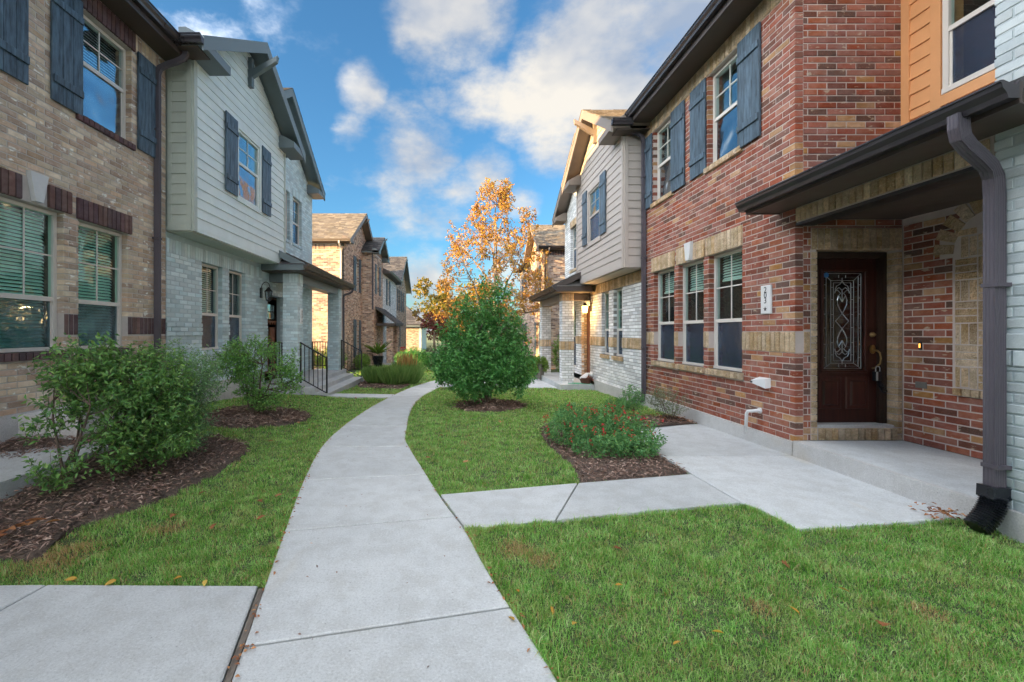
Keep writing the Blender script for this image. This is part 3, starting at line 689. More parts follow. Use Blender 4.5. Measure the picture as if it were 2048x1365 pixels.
def bed(name, poly, chips, crown=.05, smooth=True):
    Q = rough_outline(poly) if smooth else poly
    c = np.mean(Q, 0); n = len(Q)
    rings = []
    for f, h in ((1.0, -.03), (.97, .012), (.8, .03), (.4, .03 + crown), (.02, .03 + crown)):
        rings += [(c[0] + (x - c[0]) * f, c[1] + (y - c[1]) * f, 0) for x, y in Q]
    V = np.array(rings); hh = np.repeat([-.03, .012, .022, .022 + crown * .6, .022 + crown], n)
    V[:, 2] = G(V[:, 0], V[:, 1]) + hh
    F = [((k * n + i), (k * n + (i + 1) % n), ((k + 1) * n + (i + 1) % n), ((k + 1) * n + i)) for k in range(4) for i in range(n)]
    npmesh(name, V, F, 'mulchbase', kind='structure', smooth=True)
    lo, hi = np.min(Q, 0), np.max(Q, 0); xy = rng.uniform(lo - .04, hi + .04, (chips * 2, 2))
    xy = xy[inpoly(Q, xy[:, 0], xy[:, 1])][:chips]; m = len(xy)
    rr = np.linalg.norm(xy - c, axis=1) / np.max(np.linalg.norm(np.array(Q) - c, axis=1))
    P = np.column_stack([xy, G(xy[:, 0], xy[:, 1]) + .022 + crown * np.clip(1 - rr * 1.4, 0, 1) + rng.uniform(0, .02, m)])
    a = rng.uniform(0, 2 * math.pi, m); D = np.column_stack([np.cos(a), np.sin(a), rng.normal(0, .25, m)]); N = np.column_stack([rng.normal(0, .4, m), rng.normal(0, .4, m), np.ones(m)])
    k = np.minimum(2.2, np.maximum(1, np.abs(P[:, 1]) / 5))
    leafmesh('mulch_chips', P, D, N, rng.uniform(.025, .085, m) * k, rng.uniform(.007, .018, m) * k, 'mulch', kind='stuff')
    return Q
Q1 = bed('mulch_bed', LEFTMULCH, 9000, .05)
Q2 = bed('mulch_bed', MULCH2, 2600, .06)
Q3 = bed('mulch_bed', MULCHR, 7000, .015, False)
Q4 = bed('mulch_bed', MULCHT, 1300, .05)
Q5 = bed('mulch_bed', MULCHG, 900, .04)

# ------------------------------------------------------------------ left: tan brick townhouse
def shell(h, x0, x1, y0, y1, z0, z1, mat, sides=('b', '0', '1')):
    lo, hi = min(x0, x1), max(x0, x1)             # x0 front, x1 back
    s = 1 if x1 > x0 else -1
    if 'b' in sides: MB().wbox(min(x1, x1 - s * .2), max(x1, x1 - s * .2), y0 + .2, y1 - .2, z0, z1).build('wall', mat, h.root)
    if '0' in sides: MB().wbox(lo + (.21 if s > 0 else 0), hi - (.21 if s < 0 else 0), y0 + .012, y0 + .2, z0, z1).build('wall', mat, h.root)
    if '1' in sides: MB().wbox(lo + (.21 if s > 0 else 0), hi - (.21 if s < 0 else 0), y1 - .2, y1 - .012, z0, z1).build('wall', mat, h.root)
A = House('brick_townhouse', 'tan brick townhouse with blue-black shutters at the left edge', 'house', (-8.5, 2, 0))
fa = ('x', -5.05, 1)
YA0, YA1 = 3.0, 7.53
zb, zt = .62, 6.22
wins = [(5.80, 6.74, 4.47, 5.92), (4.78, 5.58, 1.32, 3.08), (5.80, 6.66, 1.32, 3.05), (3.62, 4.56, 4.47, 5.92)]
heads = [(4.70, 5.68, 3.09, 3.37), (5.76, 6.73, 3.06, 3.34), (5.74, 6.80, 5.93, 6.21), (3.56, 4.62, 5.93, 6.21)]
sills = [(5.75, 6.79, 4.38, 4.465), (4.73, 5.63, 1.22, 1.312), (5.75, 6.71, 1.22, 1.312), (3.57, 4.61, 4.38, 4.465)]
key = [(5.21, 3.12, 3.44)]
band = (YA0, YA1, 1.52, 1.785)
fri = (YA0, YA1, 5.965, 6.215)
ex = wins + [(o[0], o[1], o[2] - .006, o[3] + .011) for o in heads] + [(o[0], o[1], o[2] - .011, o[3] + .006) for o in sills] + [(band[0], band[1], band[2] - .008, band[3] + .006), (YA0, YA1, 5.955, 6.3), (5.09, 5.33, 3.36, 3.45)]
A.bricks(fa, courses(YA0, YA1, zb, zt, ex, ln=.222, ch=.0735, j=.012), 'brick_tan')
for r in rect_sub(band, [(w[0] - .004, w[1] + .004, w[2], w[3]) for w in wins]): A.bricks(fa, soldiers(*r), 'brick_dark', .004)
for o in heads:
    q = soldiers(*o)
    if o is heads[0]: q = [r for r in q if r[1] < 5.10 or r[0] > 5.32]
    A.bricks(fa, q, 'brick_dark', .03, .12)
for r in rect_sub(fri, [(o[0], o[1], o[2] - .05, o[3] + .05) for o in heads[2:]]): A.bricks(fa, soldiers(*r), 'brick_tan', .002)
for o in sills: A.bricks(fa, soldiers(*o), 'brick_dark', .04, .14)
A.core(fa, -14, YA1, zb, 6.26, wins, 'mortar_tan')
MB().prism(fa, [(5.16, 3.11), (5.26, 3.11), (5.325, 3.45), (5.095, 3.45)], -.05, .05).build('keystone', 'stone_white', A.root)
A.window(fa, *wins[0], 5.26, glass='glass_blue', screen='screen_blue', blind=(5.3, 5.86))
A.window(fa, *wins[1], 1.97, glass='glass_green', screen='screen_teal', blind=(1.40, 3.0))
A.window(fa, *wins[2], 1.97, glass='glass_green', screen='screen_teal', blind=(1.40, 3.0))
A.window(fa, *wins[3], 5.26, glass='glass_blue', screen='screen_blue', blind=(4.55, 5.86))
for u0, u1 in ((5.38, 5.83), (6.84, 7.28), (4.66, 5.09)): A.shutter(fa, u0, u1, 4.44, 5.97)
MB().box(fa, -14, YA1, -.1, zb - .001, -.25, .02).build('foundation', 'concrete_old', A.root)
MB().wbox(-5.05, -4.66, -14, YA1 - .02, 6.235, 6.26).build('soffit', 'soffit_brown', A.root)
MB().wbox(-4.68, -4.65, -14, YA1 - .05, 6.20, 6.42).build('fascia', 'fascia_brown', A.root)
A.gutter(-4.648, -14, YA1 - .06, 6.29, 1)
MB().prism(('y', YA1, 1), [(-4.66, 6.33), (-8.9, 8.85), (-13.1, 6.33), (-13.1, 6.22), (-8.9, 8.72), (-4.66, 6.262)], -21.5, 0).build('roof', 'shingle', A.root)
shell(A, -5.05, -12.6, -14, YA1, -.1, 6.3, 'mortar_tan')
A.spout([(-4.58, 7.33, 6.30), (-4.58, 7.33, 6.22), (-4.62, 7.31, 6.15), (-4.72, 7.29, 6.08), (-4.86, 7.27, 6.02), (-4.96, 7.25, 5.95), (-5.0, 7.25, 5.86), (-5.0, 7.25, 5.6), (-5.0, 7.25, .7), (-4.98, 7.25, .55), (-4.85, 7.25, .42)])
for z in (1.0, 3.1, 4.9): MB().box(fa, 7.19, 7.31, z, z + .03, .0, .085).build('strap', 'spout', A.root)
MB().wbox(-5.04, -4.35, 4.98, 6.2, -.1, .60).build('stoop', 'concrete_old', A.root)
A.finish()
st = MB().wbox(-5.03, -3.78, 1.2, 4.975, -.1, .31).build('entry_slab', 'concrete', kind='structure')

# ------------------------------------------------------------------ left: painted grey townhouse with a siding bay
B = House('painted_townhouse', 'pale grey painted brick townhouse with a sided bay and columned porch at left', 'house', (-8.5, 11.7, 0))
fb = ('x', -5.05, 1); fu = ('x', -5.30, 1); fbay = ('x', -4.61, 1); fbs = ('y', 7.57, -1)
Y0, Y1, YB1 = 7.545, 12.9, 15.87
zb = .52
wl_ = [(8.60, 9.34, 1.19, 2.94), (9.63, 10.36, 1.19, 2.94)]
door = (11.57, 12.63, .2, 2.55)
ops = wl_ + [door]
sil = [(8.55, 9.39, 1.08, 1.18), (9.58, 10.41, 1.08, 1.18)]
ex = ops + [(Y0, Y1, 2.945, 3.3), (Y0, Y1, 1.482, 1.752)] + [(o[0], o[1], o[2] - .011, o[3] + .011) for o in sil]
B.bricks(fb, courses(Y0, Y1, zb, 2.95, ex), 'brick_grey')
for r in rect_sub((Y0, Y1, 1.49, 1.745), ops): B.bricks(fb, courses(r[0], r[1], r[2], r[3], []), 'brick_grey', .018, .12)
B.bricks(fb, soldiers(Y0, Y1, 2.95, 3.2), 'brick_grey', .002)
for o in sil: B.bricks(fb, soldiers(*o), 'brick_grey', .04, .14)
B.core(fb, Y0, Y1, zb, 3.3, ops, 'mortar_grey')
for o in wl_: B.window(fb, *o, 1.92, glass='glass_clear', blind=(2.0, 2.88) if o is wl_[0] else None)
MB().box(fb, Y0, 11.3, -.3, zb - .001, -.25, .03).build('foundation', 'concrete_old', B.root)
# wall beside and above the porch
wu = [(12.95, 13.75, 4.45, 5.95), (14.02, 14.80, 4.45, 5.95)]
B.bricks(('y', 12.9, -1), [], 'brick_grey')
B.bricks(fu, courses(Y1 + .01, YB1, .2, 3.2, []), 'brick_grey')
apx, zap, sl2 = 12.85, 8.62, .68
def lim2(z):
    if z < 6.5: return (11.0, YB1)
    h = (z - 6.5) / sl2; return (9.75 + h, YB1 + .02 - h)
exu = wu + [(o[0] - .05, o[1] + .05, o[2] - .11, o[2] - .005) for o in wu] + [(o[0] - .05, o[1] + .05, o[3] + .005, o[3] + .255) for o in wu]
B.bricks(fu, courses(9.0, YB1, 3.2, 8.5, exu, lim=lim2), 'brick_grey')
for o in wu:
    B.bricks(fu, soldiers(o[0] - .05, o[1] + .05, o[3] + .01, o[3] + .25), 'brick_grey', .003)
    B.bricks(fu, soldiers(o[0] - .05, o[1] + .05, o[2] - .10, o[2] - .01), 'brick_grey', .035, .13)
    B.window(fu, *o, 5.15, glass='glass_blue')
B.core(fu, Y1, YB1, .2, 6.5, wu, 'mortar_grey')
MB().prism(fu, [(9.77, 6.5), (YB1, 6.5), (12.83, 8.58)], -.2, -.009).build('wall', 'mortar_grey', B.root)
MB().box(fu, 11.55, Y1, 3.3, 6.5, -.2, -.009).build('wall', 'mortar_grey', B.root)
# the bay, clad in lap siding
wb = (9.10, 10.08, 4.38, 5.82)
sl1 = .617
def lim1(z):
    if z < 6.42: return (7.57, 11.6)
    h = (z - 6.42) / sl1; return (7.40 + h, 11.77 - h)
B.siding(fbay, 7.66, 11.51, 3.40, 7.72, 'siding_grey', [(9.03, 10.15, 4.30, 5.90)], lim=lim1)
B.siding(fbs, -5.04, -4.70, 3.42, 6.30, 'trim_green_shade')
for u0, u1 in ((7.57, 7.66), (11.51, 11.6)): B.box('corner_board', 'trim_green_shade', fbay, u0, u1, 3.32, 6.40, -.012, .03)
B.box('corner_board', 'trim_green_shade', fbs, -4.70, -4.622, 3.32, 6.35, -.012, .03)
B.box('corner_board', 'trim_green_shade', fbs, -5.045, -4.97, 3.32, 6.30, -.012, .02)
B.box('skirt_board', 'siding_grey', fbay, 7.665, 11.505, 3.32, 3.40, -.01, .026)
B.box('skirt_board', 'trim_green_shade', fbs, -4.97, -4.70, 3.32, 3.418, -.01, .026)
B.core(fbay, 7.59, 11.58, 3.32, 6.42, [wb], 'siding_grey', -.16, -.012)
MB().prism(fbay, [(7.42, 6.421), (11.75, 6.421), (9.585, 7.74)], -.16, -.012).build('wall', 'siding_grey', B.root)
B.box('wall', 'trim_green_shade', fbs, -5.25, -4.78, 3.32, 6.42, -.16, -.012)
B.box('wall', 'siding_grey', ('y', 11.6, 1), -5.29, -4.63, 3.32, 6.42, -.16, -.002)
MB().wbox(-5.04, -4.625, 7.585, 11.585, 3.30, 3.319).build('bay_soffit', 'trim_green_shade', B.root)
w = B.window(fbay, *wb, 5.13, d=.01, glass='glass_blue', screen='screen_blue', blind=(5.16, 5.78), frame='siding_grey', fw=.05)
for r in rect_sub((9.03, 10.15, 4.30, 5.90), [wb]): MB().box(fbay, *r, -.01, .04).build('casing', 'siding_grey', B.root)
B.shutter(fbay, 8.56, 9.02, 4.36, 5.92, .03); B.shutter(fbay, 10.16, 10.62, 4.36, 5.92, .03)
B.gable(-4.2, -9.0, 7.2, 11.98, 6.455, .617, .10, 'fascia_grey', 'fascia_grey')
B.gable(-4.88, -12.9, 9.70, 16.0, 6.62, .68, .10, 'fascia_grey', 'fascia_grey', 'shingle')
B.eave_return(-4.62, -4.2, 7.2, 8.06, 6.30, .15, 'fascia_grey', 'fascia_grey')
B.eave_return(-4.62, -4.2, 11.18, 12.0, 6.30, .15, 'fascia_grey', 'fascia_grey')
B.eave_return(-5.32, -4.88, 15.3, 16.02, 6.44, .15, 'fascia_grey', 'fascia_grey')
B.gutter(7.198, -4.66, -4.19, 6.31, -1, axis='y')
MB().wbox(-5.05, -4.3, 7.2, 7.56, 6.28, 6.298).build('soffit', 'soffit_brown', B.root)
B.bracket(-4.61, 1, 9.59, 7.60, 'fascia_grey', 1.05)
shell(B, -5.3, -12.4, 7.55, YB1, -.4, 6.6, 'mortar_grey', ('b', '1'))
MB().wbox(-12.2, -5.5, 15.86, 15.869, -.4, 6.6).build('wall_face', 'brick_grey', B.root)
# front door in its reveal
MB().wbox(-5.295, -5.25, 11.57, 12.63, .22, 2.55).build('door_frame', 'door_dark', B.root)
d_ = MB().box(fb, 11.62, 12.58, .24, 2.5, -.245, -.20).build('door', 'door_brown', B.root)
for i in range(2):
    for k in range(3): MB().box(fb, 11.76 + k * .235, 11.96 + k * .235, 1.92 + i * .22, 2.11 + i * .22, -.199, -.192).build('pane', 'glass_blue', d_)
MB().box(fb, 11.70, 12.50, 1.83, 1.87, -.20, -.15).build('shelf', 'door_brown', d_)
for k in range(5): MB().box(fb, 11.76 + k * .16, 11.80 + k * .16, 1.77, 1.829, -.20, -.165).build('dentil', 'door_brown', d_)
for k in range(2): MB().brick(fb, 11.72 + k * .42, 12.06 + k * .42, .4, 1.7, -.20, -.188, .02).build('panel', 'door_brown', d_)
for r in ((11.60, 11.62), (12.61, 12.63)): pass
# porch: slab, steps, columns, roof
PZ = .20
MB().wbox(-5.28, -4.10, 11.32, 16.05, -.45, PZ).build('porch_slab', 'concrete', B.root)
MB().wbox(-4.099, -3.76, 11.5, 15.75, -.45, PZ - .13).build('step', 'concrete', B.root)
MB().wbox(-3.759, -3.40, 11.5, 15.75, -.45, PZ - .26).build('step', 'concrete', B.root)
def column(h, x0, x1, y0, y1, z0, z1, mat, mort, faces, bandz=None, bmat=None, top=None, base=None):
    MB().wbox(x0 + .009, x1 - .009, y0 + .009, y1 - .009, z0, z1).build('column', mort, h.root)
    for fr in faces:
        u0, u1 = (y0 + .006, y1 - .006) if fr[0] == 'x' else (x0, x1)
        ops = []
        if bandz: ops.append((-99, 99, bandz[0] - .01, bandz[1] + .01))
        if top: ops.append((-99, 99, top - .01, 99))
        h.bricks(fr, courses(u0, u1, z0, z1, ops, ln=.2 if fr[0] == 'y' else .21), mat, 0, .05)
        if bandz: h.bricks(fr, soldiers(u0, u1, *bandz), bmat, .014, .06)
        if top: h.bricks(fr, soldiers(u0, u1, top, z1), bmat or mat, .004, .05)
for y in (11.6, 15.6):
    column(B, -4.66, -4.26, y, y + .40, PZ, 3.12, 'brick_grey', 'mortar_grey', [('y', y, -1), ('x', -4.26, 1), ('y', y + .4, 1), ('x', -4.66, -1)], None, None, 2.88)
    for fr in (('y', y, -1), ('x', -4.26, 1)):
        u0, u1 = (y, y + .40) if fr[0] == 'x' else (-4.66, -4.26)
        B.bricks(fr, courses(u0 - .004, u1 + .004, PZ + .004, 1.30, [], ln=.2), 'brick_grey', .012, .03)
MB().wbox(-4.62, -4.28, 11.65, 15.95, 2.90, 3.125).build('porch_beam', 'fascia_grey', B.root)
MB().wbox(-5.04, -4.62, 11.65, 11.95, 2.90, 3.125).build('porch_beam', 'fascia_grey', B.root)
MB().wbox(-5.29, -3.98, 11.22, 16.28, 3.13, 3.15).build('porch_ceiling', 'soffit_brown', B.root)
MB().prism(('y', 11.2, -1), [(-3.95, 3.30), (-5.29, 3.98), (-5.29, 3.90), (-3.95, 3.22)], -5.1, -.02).build('porch_roof', 'shingle', B.root)
B.shingles((-3.93, 11.2, 3.31), (-3.93, 16.3, 3.31), (-5.29, 11.2, 3.995), (-5.29, 16.3, 3.995), 'shingle', .14)
MB().prism(('y', 11.2, -1), [(-3.93, 3.15), (-3.93, 3.33), (-5.06, 3.90), (-5.06, 3.72)], -.02, .02).build('rake_board', 'fascia_grey', B.root)
MB().wbox(-5.04, -3.95, 11.16, 11.2, 3.15, 3.30).build('fascia', 'fascia_grey', B.root)
MB().hull8([(-5.04, 11.14, 3.301), (-3.93, 11.14, 3.301), (-3.93, 11.2, 3.301), (-5.04, 11.2, 3.301)], [(-5.04, 11.40, 3.48), (-4.3, 11.40, 3.48), (-4.3, 11.42, 3.48), (-5.04, 11.42, 3.48)]).build('flashing_roof', 'shingle', B.root)
MB().wbox(-3.98, -3.955, 11.2, 16.28, 3.15, 3.30).build('fascia', 'fascia_brown', B.root)
B.gutter(-3.954, 11.16, 16.32, 3.19, 1, 'fascia_brown')
B.spout([(-3.9, 16.2, 3.2), (-3.9, 16.2, 3.12), (-3.93, 16.18, 3.05), (-4.02, 16.15, 2.99), (-4.14, 16.10, 2.95), (-4.2, 16.05, 2.9), (-4.21, 16.05, 2.8), (-4.21, 16.05, .3)], .07, .05)
B.finish()
# handrails
def rail(name, label, p0, p1, ztop0, ztop1, zbot0, zbot1, n, posts):
    t = thing(name, label, 'handrail', (p0[0], p0[1], min(zbot0, zbot1)), 'black iron railings on the left porch')
    a, c = Vector((p0[0], p0[1], 0)), Vector((p1[0], p1[1], 0))
    def at(f, z): q = a.lerp(c, f); return (q.x, q.y, z)
    up = (0, 0, 1)
    MB().sweep([(-.02, -.014), (.02, -.014), (.02, .014), (-.02, .014)], [at(0, ztop0), at(1, ztop1)]).build('top_rail', 'black_metal', t)
    MB().sweep([(-.015, -.012), (.015, -.012), (.015, .012), (-.015, .012)], [at(0, zbot0), at(1, zbot1)]).build('bottom_rail', 'black_metal', t)
    for i in range(1, n):
        f = i / n; MB().sweep([(-.009, -.009), (.009, -.009), (.009, .009), (-.009, .009)], [at(f, zbot0 + (zbot1 - zbot0) * f), at(f, ztop0 + (ztop1 - ztop0) * f)]).build('baluster', 'black_metal', t)
    for f, zb_, zt_ in posts: MB().sweep([(-.019, -.019), (.019, -.019), (.019, .019), (-.019, .019)], [at(f, zb_), at(f, zt_)]).build('post', 'black_metal', t)
rail('stair_rail', 'black sloping stair rail on the near side of the left porch steps', (-4.18, 11.56), (-3.46, 11.52), 1.28, .87, .33, -.06, 6, [(1, -.2, .90), (.02, .2, 1.28)])
rail('stair_rail', 'black sloping stair rail on the far side of the left porch steps', (-4.2, 15.68), (-3.46, 15.68), 1.28, .87, .33, -.06, 6, [(1, -.2, .90), (.02, .2, 1.28)])
rail('porch_rail', 'black level railing between the lantern wall and the near grey column', (-5.03, 11.64), (-4.68, 11.64), 1.27, 1.27, .34, .34, 4, [(.03, .2, 1.28), (.97, .2, 1.28)])
rail('porch_rail', 'black level railing at the far end of the left porch before the golden wall', (-5.27, 15.75), (-4.68, 15.75), 1.20, 1.20, .34, .34, 6, [(.03, .2, 1.21), (.97, .2, 1.21)])
def lantern(name, label, x, sg, y, z, lit):
    t = thing(name, label, 'wall lamp', (x, y, z))
    MB().wbox(min(x, x + sg * .025), max(x, x + sg * .025), y - .055, y + .055, z - .12, z + .14).build('backplate', 'black_metal', t)
    pts = []
    for i in range(15):
        a = math.pi * (1.0 - i / 14 * 1.25); pts.append((x + sg * (.02 + .11 + .11 * math.cos(a)), y, z + .13 + .16 * math.sin(a)))
    MB().tube(pts, .009, 6).build('scroll_arm', 'black_metal', t)
    cx = x + sg * .2
    MB().lathe((cx, y, z), [(.015, .16), (.03, .14), (.045, .12), (.105, .055), (.11, .045)], 6).build('lamp_roof', 'black_metal', t)
    MB().lathe((cx, y, z), [(.062, -.17), (.092, .045)], 6).build('lamp_glass', 'lamp_glow' if lit else 'lamp_glass', t)
    cg = MB()
    for k in range(6):
        a = 2 * math.pi * k / 6; cg.tube([(cx + .064 * math.cos(a), y + .064 * math.sin(a), z - .17), (cx + .095 * math.cos(a), y + .095 * math.sin(a), z + .045)], .006, 4)
    cg.lathe((cx, y, z), [(.02, -.205), (.066, -.185), (.066, -.168)], 6); cg.build('lamp_cage', 'black_metal', t)
    if lit:
        l = bpy.data.lights.new('lamp_bulb', 'POINT'); l.energy = 9; l.color = (1, .6, .22); l.shadow_soft_size = .06
        o = bpy.data.objects.new('lamp_bulb', l); link(o, t); o.location = (cx + sg * .15, y, z - .08)
lantern('wall_lantern', 'unlit black scroll-arm lantern beside the brown door of the grey house', -5.05, 1, 11.16, 2.55, False)
def text_mesh(s, size, name, mat, parent, mtx):
    cu = bpy.data.curves.new(name, 'FONT'); cu.body = s; cu.size = size; cu.extrude = .002; cu.align_x = 'CENTER'; cu.align_y = 'CENTER'; cu.resolution_u = 3
    o = bpy.data.objects.new(name, cu); C.objects.link(o); bpy.context.view_layer.update()
    me = bpy.data.meshes.new_from_object(o.evaluated_get(bpy.context.evaluated_depsgraph_get())); bpy.data.objects.remove(o)
    me.transform(mtx); me.materials.clear(); me.materials.append(M[mat]); me.name = name
    return link(bpy.data.objects.new(name, me), parent)
def rot_to(fr):
    # text plane (x right, y up, z out) on a wall frame
    if fr[0] == 'x': xa = Vector((0, 1, 0)) if fr[2] > 0 else Vector((0, -1, 0)); n = Vector((fr[2], 0, 0))
    else: xa = Vector((1, 0, 0)) if fr[2] < 0 else Vector((-1, 0, 0)); n = Vector((0, fr[2], 0))
    m = Matrix((xa, Vector((0, 0, 1)), n)).transposed().to_4x4(); return m
def star(parent, fr, u, z, r, d):
    pts = [(u + (r if i % 2 == 0 else r * .4) * math.sin(math.pi * i / 5), z + (r if i % 2 == 0 else r * .4) * math.cos(math.pi * i / 5)) for i in range(10)]
    MB().prism(fr, pts, d, d + .003).build('star', 'ink', parent)
def plaque(label, fr, u, z, w, h, chars, size):
    t = thing('house_number_sign', label, 'sign', fpt(fr, u, z - h / 2, 0))
    MB().brick(fr, u - w / 2, u + w / 2, z - h / 2, z + h / 2, 0.002, .028, .008).build('plate', 'white', t)
    for i in range(3):
        q = fpt(fr, u, z + h * .33 - i * h * .185, .029)
        if chars: text_mesh(chars[i], size, 'numeral', 'ink', t, Matrix.Translation(Vector(q)) @ rot_to(fr))
        else: MB().prism(fr, [(u + .022 * math.cos(a), q[2] + .04 * math.sin(a)) for a in (0, .8, 1.9, 2.6, 3.5, 4.4, 5.4)], .028, .030).build('mark', 'ink', t)
    star(t, fr, u, z - h * .33, w * .18, .029)
plaque('narrow white number plaque on the near grey porch column', ('x', -4.26, 1), 11.84, 1.98, .16, .40, None, .11)

# ------------------------------------------------------------------ right: red brick townhouse with the leaded-glass door
Rh = House('brick_townhouse', 'red brick townhouse numbered 203 with recessed porch on the right', 'house', (8, 7.6, 0))
fr_ = ('x', 4.22, -1); fd = ('y', 5.44, -1); fs = ('x', 5.57, -1)
Y0, Y1 = 5.44, 9.86
zb, zt = .18, 6.14
wl_ = [(6.455, 7.31, .95, 2.83), (7.47, 8.32, .95, 2.83), (8.48, 9.35, .95, 2.83)]
wu = [(6.50, 7.34, 4.33, 5.86), (8.56, 9.38, 4.33, 5.86)]
heads = [(6.44, 7.38, 2.84, 3.14), (7.42, 8.37, 2.84, 3.14), (8.44, 9.43, 2.84, 3.14)]
sills = [(6.42, 7.35, .85, .942), (7.43, 8.36, .85, .942), (8.45, 9.40, .85, .942), (6.44, 7.40, 4.235, 4.322), (8.50, 9.44, 4.235, 4.322)]
band = (Y0 + .11, Y1, 1.295, 1.555)
ops = wl_ + wu
ex = ops + [(o[0] - .004, o[1] + .004, o[2] - .006, o[3] + .011) for o in heads] + [(o[0], o[1], o[2] - .011, o[3] + .006) for o in sills] + [(Y0 - 1, Y1 + 1, 1.284, 1.566), (Y0 - 1, Y1 + 1, 5.868, 7)] + [(7.80, 8.01, 3.1, 3.19)]
Rh.bricks(fr_, courses(Y0, Y1, zb, 5.88, ex, shift=.1), 'brick_red')
for r in rect_sub((Y0, Y1, 1.295, 1.555), [(o[0] - .002, o[1] + .002, o[2], o[3]) for o in wl_]): Rh.bricks(fr_, soldiers(*r), 'brick_rock', .008, .11)
for o in heads:
    q = soldiers(*o)
    if o is heads[1]: q = [r for r in q if r[1] < 7.81 or r[0] > 8.0]
    Rh.bricks(fr_, q, 'brick_rock', .022, .12)
Rh.bricks(fr_, soldiers(Y0, Y1, 5.88, 6.13), 'brick_rock', .008)
for o in sills: Rh.bricks(fr_, soldiers(*o), 'brick_rock', .045, .14)
Rh.core(fr_, Y0 + .01, Y1, zb, 6.2, ops, 'mortar_red')
MB().prism(fr_, [(7.845, 2.86), (7.965, 2.86), (8.02, 3.18), (7.79, 3.18)], -.05, .05).build('keystone', 'stone_white', Rh.root)
for o, bl in zip(wl_, ((2.42, 2.78), (2.36, 2.78), (2.40, 2.78))): Rh.window(fr_, *o, 1.74, glass='glass_clear', blind=bl)
for o in wu: Rh.window(fr_, *o, 5.10, glass='glass_blue', screen='screen_blue', blind=(5.14, 5.8))
for u0, u1 in ((6.03, 6.51), (7.36, 7.84), (8.05, 8.55), (9.40, 9.80)): Rh.shutter(fr_, u0, u1, 4.28, 5.86)
MB().box(fr_, Y0 + .01, Y1, -.4, zb - .001, -.25, .035).build('foundation', 'concrete_old', Rh.root)
# return wall with the door
DO = (4.50, 5.50, .36, 2.58)
ex = [DO, (4.42, 5.569, 2.57, 2.86), (4.0, 4.42, 1.284, 1.566), (4.415, 4.50, .2, 2.6), (5.49, 5.60, .2, 2.6), (4.42, 5.60, .1, .37)]
Rh.bricks(fd, courses(4.33, 5.56, .2, 6.2, ex, shift=.06), 'brick_red')
Rh.bricks(fd, soldiers(4.33, 4.41, 1.295, 1.555), 'brick_rock', .008, .1)
Rh.bricks(fd, [(4.425, 4.497, z, z + .0705) for z in np.arange(.2, 2.55, .0815)], 'brick_rock', .006, .16)
Rh.bricks(fd, [(5.503, 5.56, z, z + .0705) for z in np.arange(.2, 2.55, .0815)], 'brick_rock', .004, .17)
Rh.bricks(fd, soldiers(4.425, 5.56, 2.585, 2.85), 'brick_rock', .006, .16)
Rh.bricks(fd, soldiers(4.51, 5.49, .205, .35), 'brick_rock', .02, .2)
Rh.core(fd, 4.23, 5.60, .2, 6.2, [DO], 'mortar_red', -.3)
# door set back in the reveal
dd = MB()
dd.box(fd, 4.505, 4.56, .36, 2.575, -.29, -.12); dd.box(fd, 5.40, 5.497, .36, 2.575, -.29, -.13); dd.box(fd, 4.56, 5.40, 2.50, 2.575, -.29, -.13)
dd.box(fd, 5.425, 5.44, .38, 2.5, -.13, -.118); dd.box(fd, 5.455, 5.47, .38, 2.5, -.13, -.118)
dd.build('door_frame', 'door_dark', Rh.root)
MB().box(fd, 4.52, 5.48, .352, .385, -.25, -.02).build('threshold', 'concrete_old', Rh.root)
lf = MB()
GX0, GX1, GZ0, GZ1 = 4.715, 5.24, 1.06, 2.33
for r in rect_sub((4.562, 5.398, .388, 2.498), [(GX0, GX1, GZ0, GZ1)]): lf.box(fd, *r, -.215, -.17)
leaf = lf.build('door', 'door_red', Rh.root)
fm = MB()
for r in rect_sub((GX0 - .035, GX1 + .035, GZ0 - .035, GZ1 + .035), [(GX0, GX1, GZ0, GZ1)]): fm.brick(fd, *r, -.17, -.150, .008)
fm.build('glass_moulding', 'door_red', leaf)
MB().box(fd, GX0, GX1, GZ0, GZ1, -.20, -.194).build('pane', 'door_glass', leaf)
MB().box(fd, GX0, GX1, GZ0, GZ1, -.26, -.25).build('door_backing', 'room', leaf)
for u0, u1 in ((4.645, 4.945), (5.0, 5.30)):
    MB().brick(fd, u0, u1, .56, .98, -.17, -.158, .012).build('panel_frame', 'door_red', leaf)
    MB().brick(fd, u0 + .05, u1 - .05, .61, .93, -.158, -.14, .018).build('raised_panel', 'door_red', leaf)
# lead came pattern
cm = MB(); CX = (GX0 + GX1) / 2
def came(pts, r=.0038):
    cm.tube([fpt(fd, CX + x, z, -.19) for x, z in pts], r, 5)
def both(pts, r=.0038): came(pts, r); came([(-x, z) for x, z in pts], r)
zt_, zb_ = GZ1 - .02, GZ0 + .02; hw = (GX1 - GX0) / 2 - .02
both([(hw, zb_), (hw, zt_)]); both([(hw - .035, zb_ + .03), (hw - .035, zt_ - .03)]); both([(hw - .095, zb_ + .07), (hw - .095, zt_ - .09)]); both([(hw - .13, zb_ + .1), (hw - .13, zt_ - .12)])
for z in (zt_, zb_): came([(-hw, z), (hw, z)])
came([(-hw + .095, zt_ - .09), (hw - .095, zt_ - .09)]); came([(-hw + .095, zb_ + .07), (hw - .095, zb_ + .07)]); came([(-hw + .13, zt_ - .12), (hw - .13, zt_ - .12)], .003); came([(-hw + .13, zb_ + .1), (hw - .13, zb_ + .1)], .003)
both([(hw, zt_), (hw - .095, zt_ - .09)]); both([(hw, zb_), (hw - .095, zb_ + .07)])
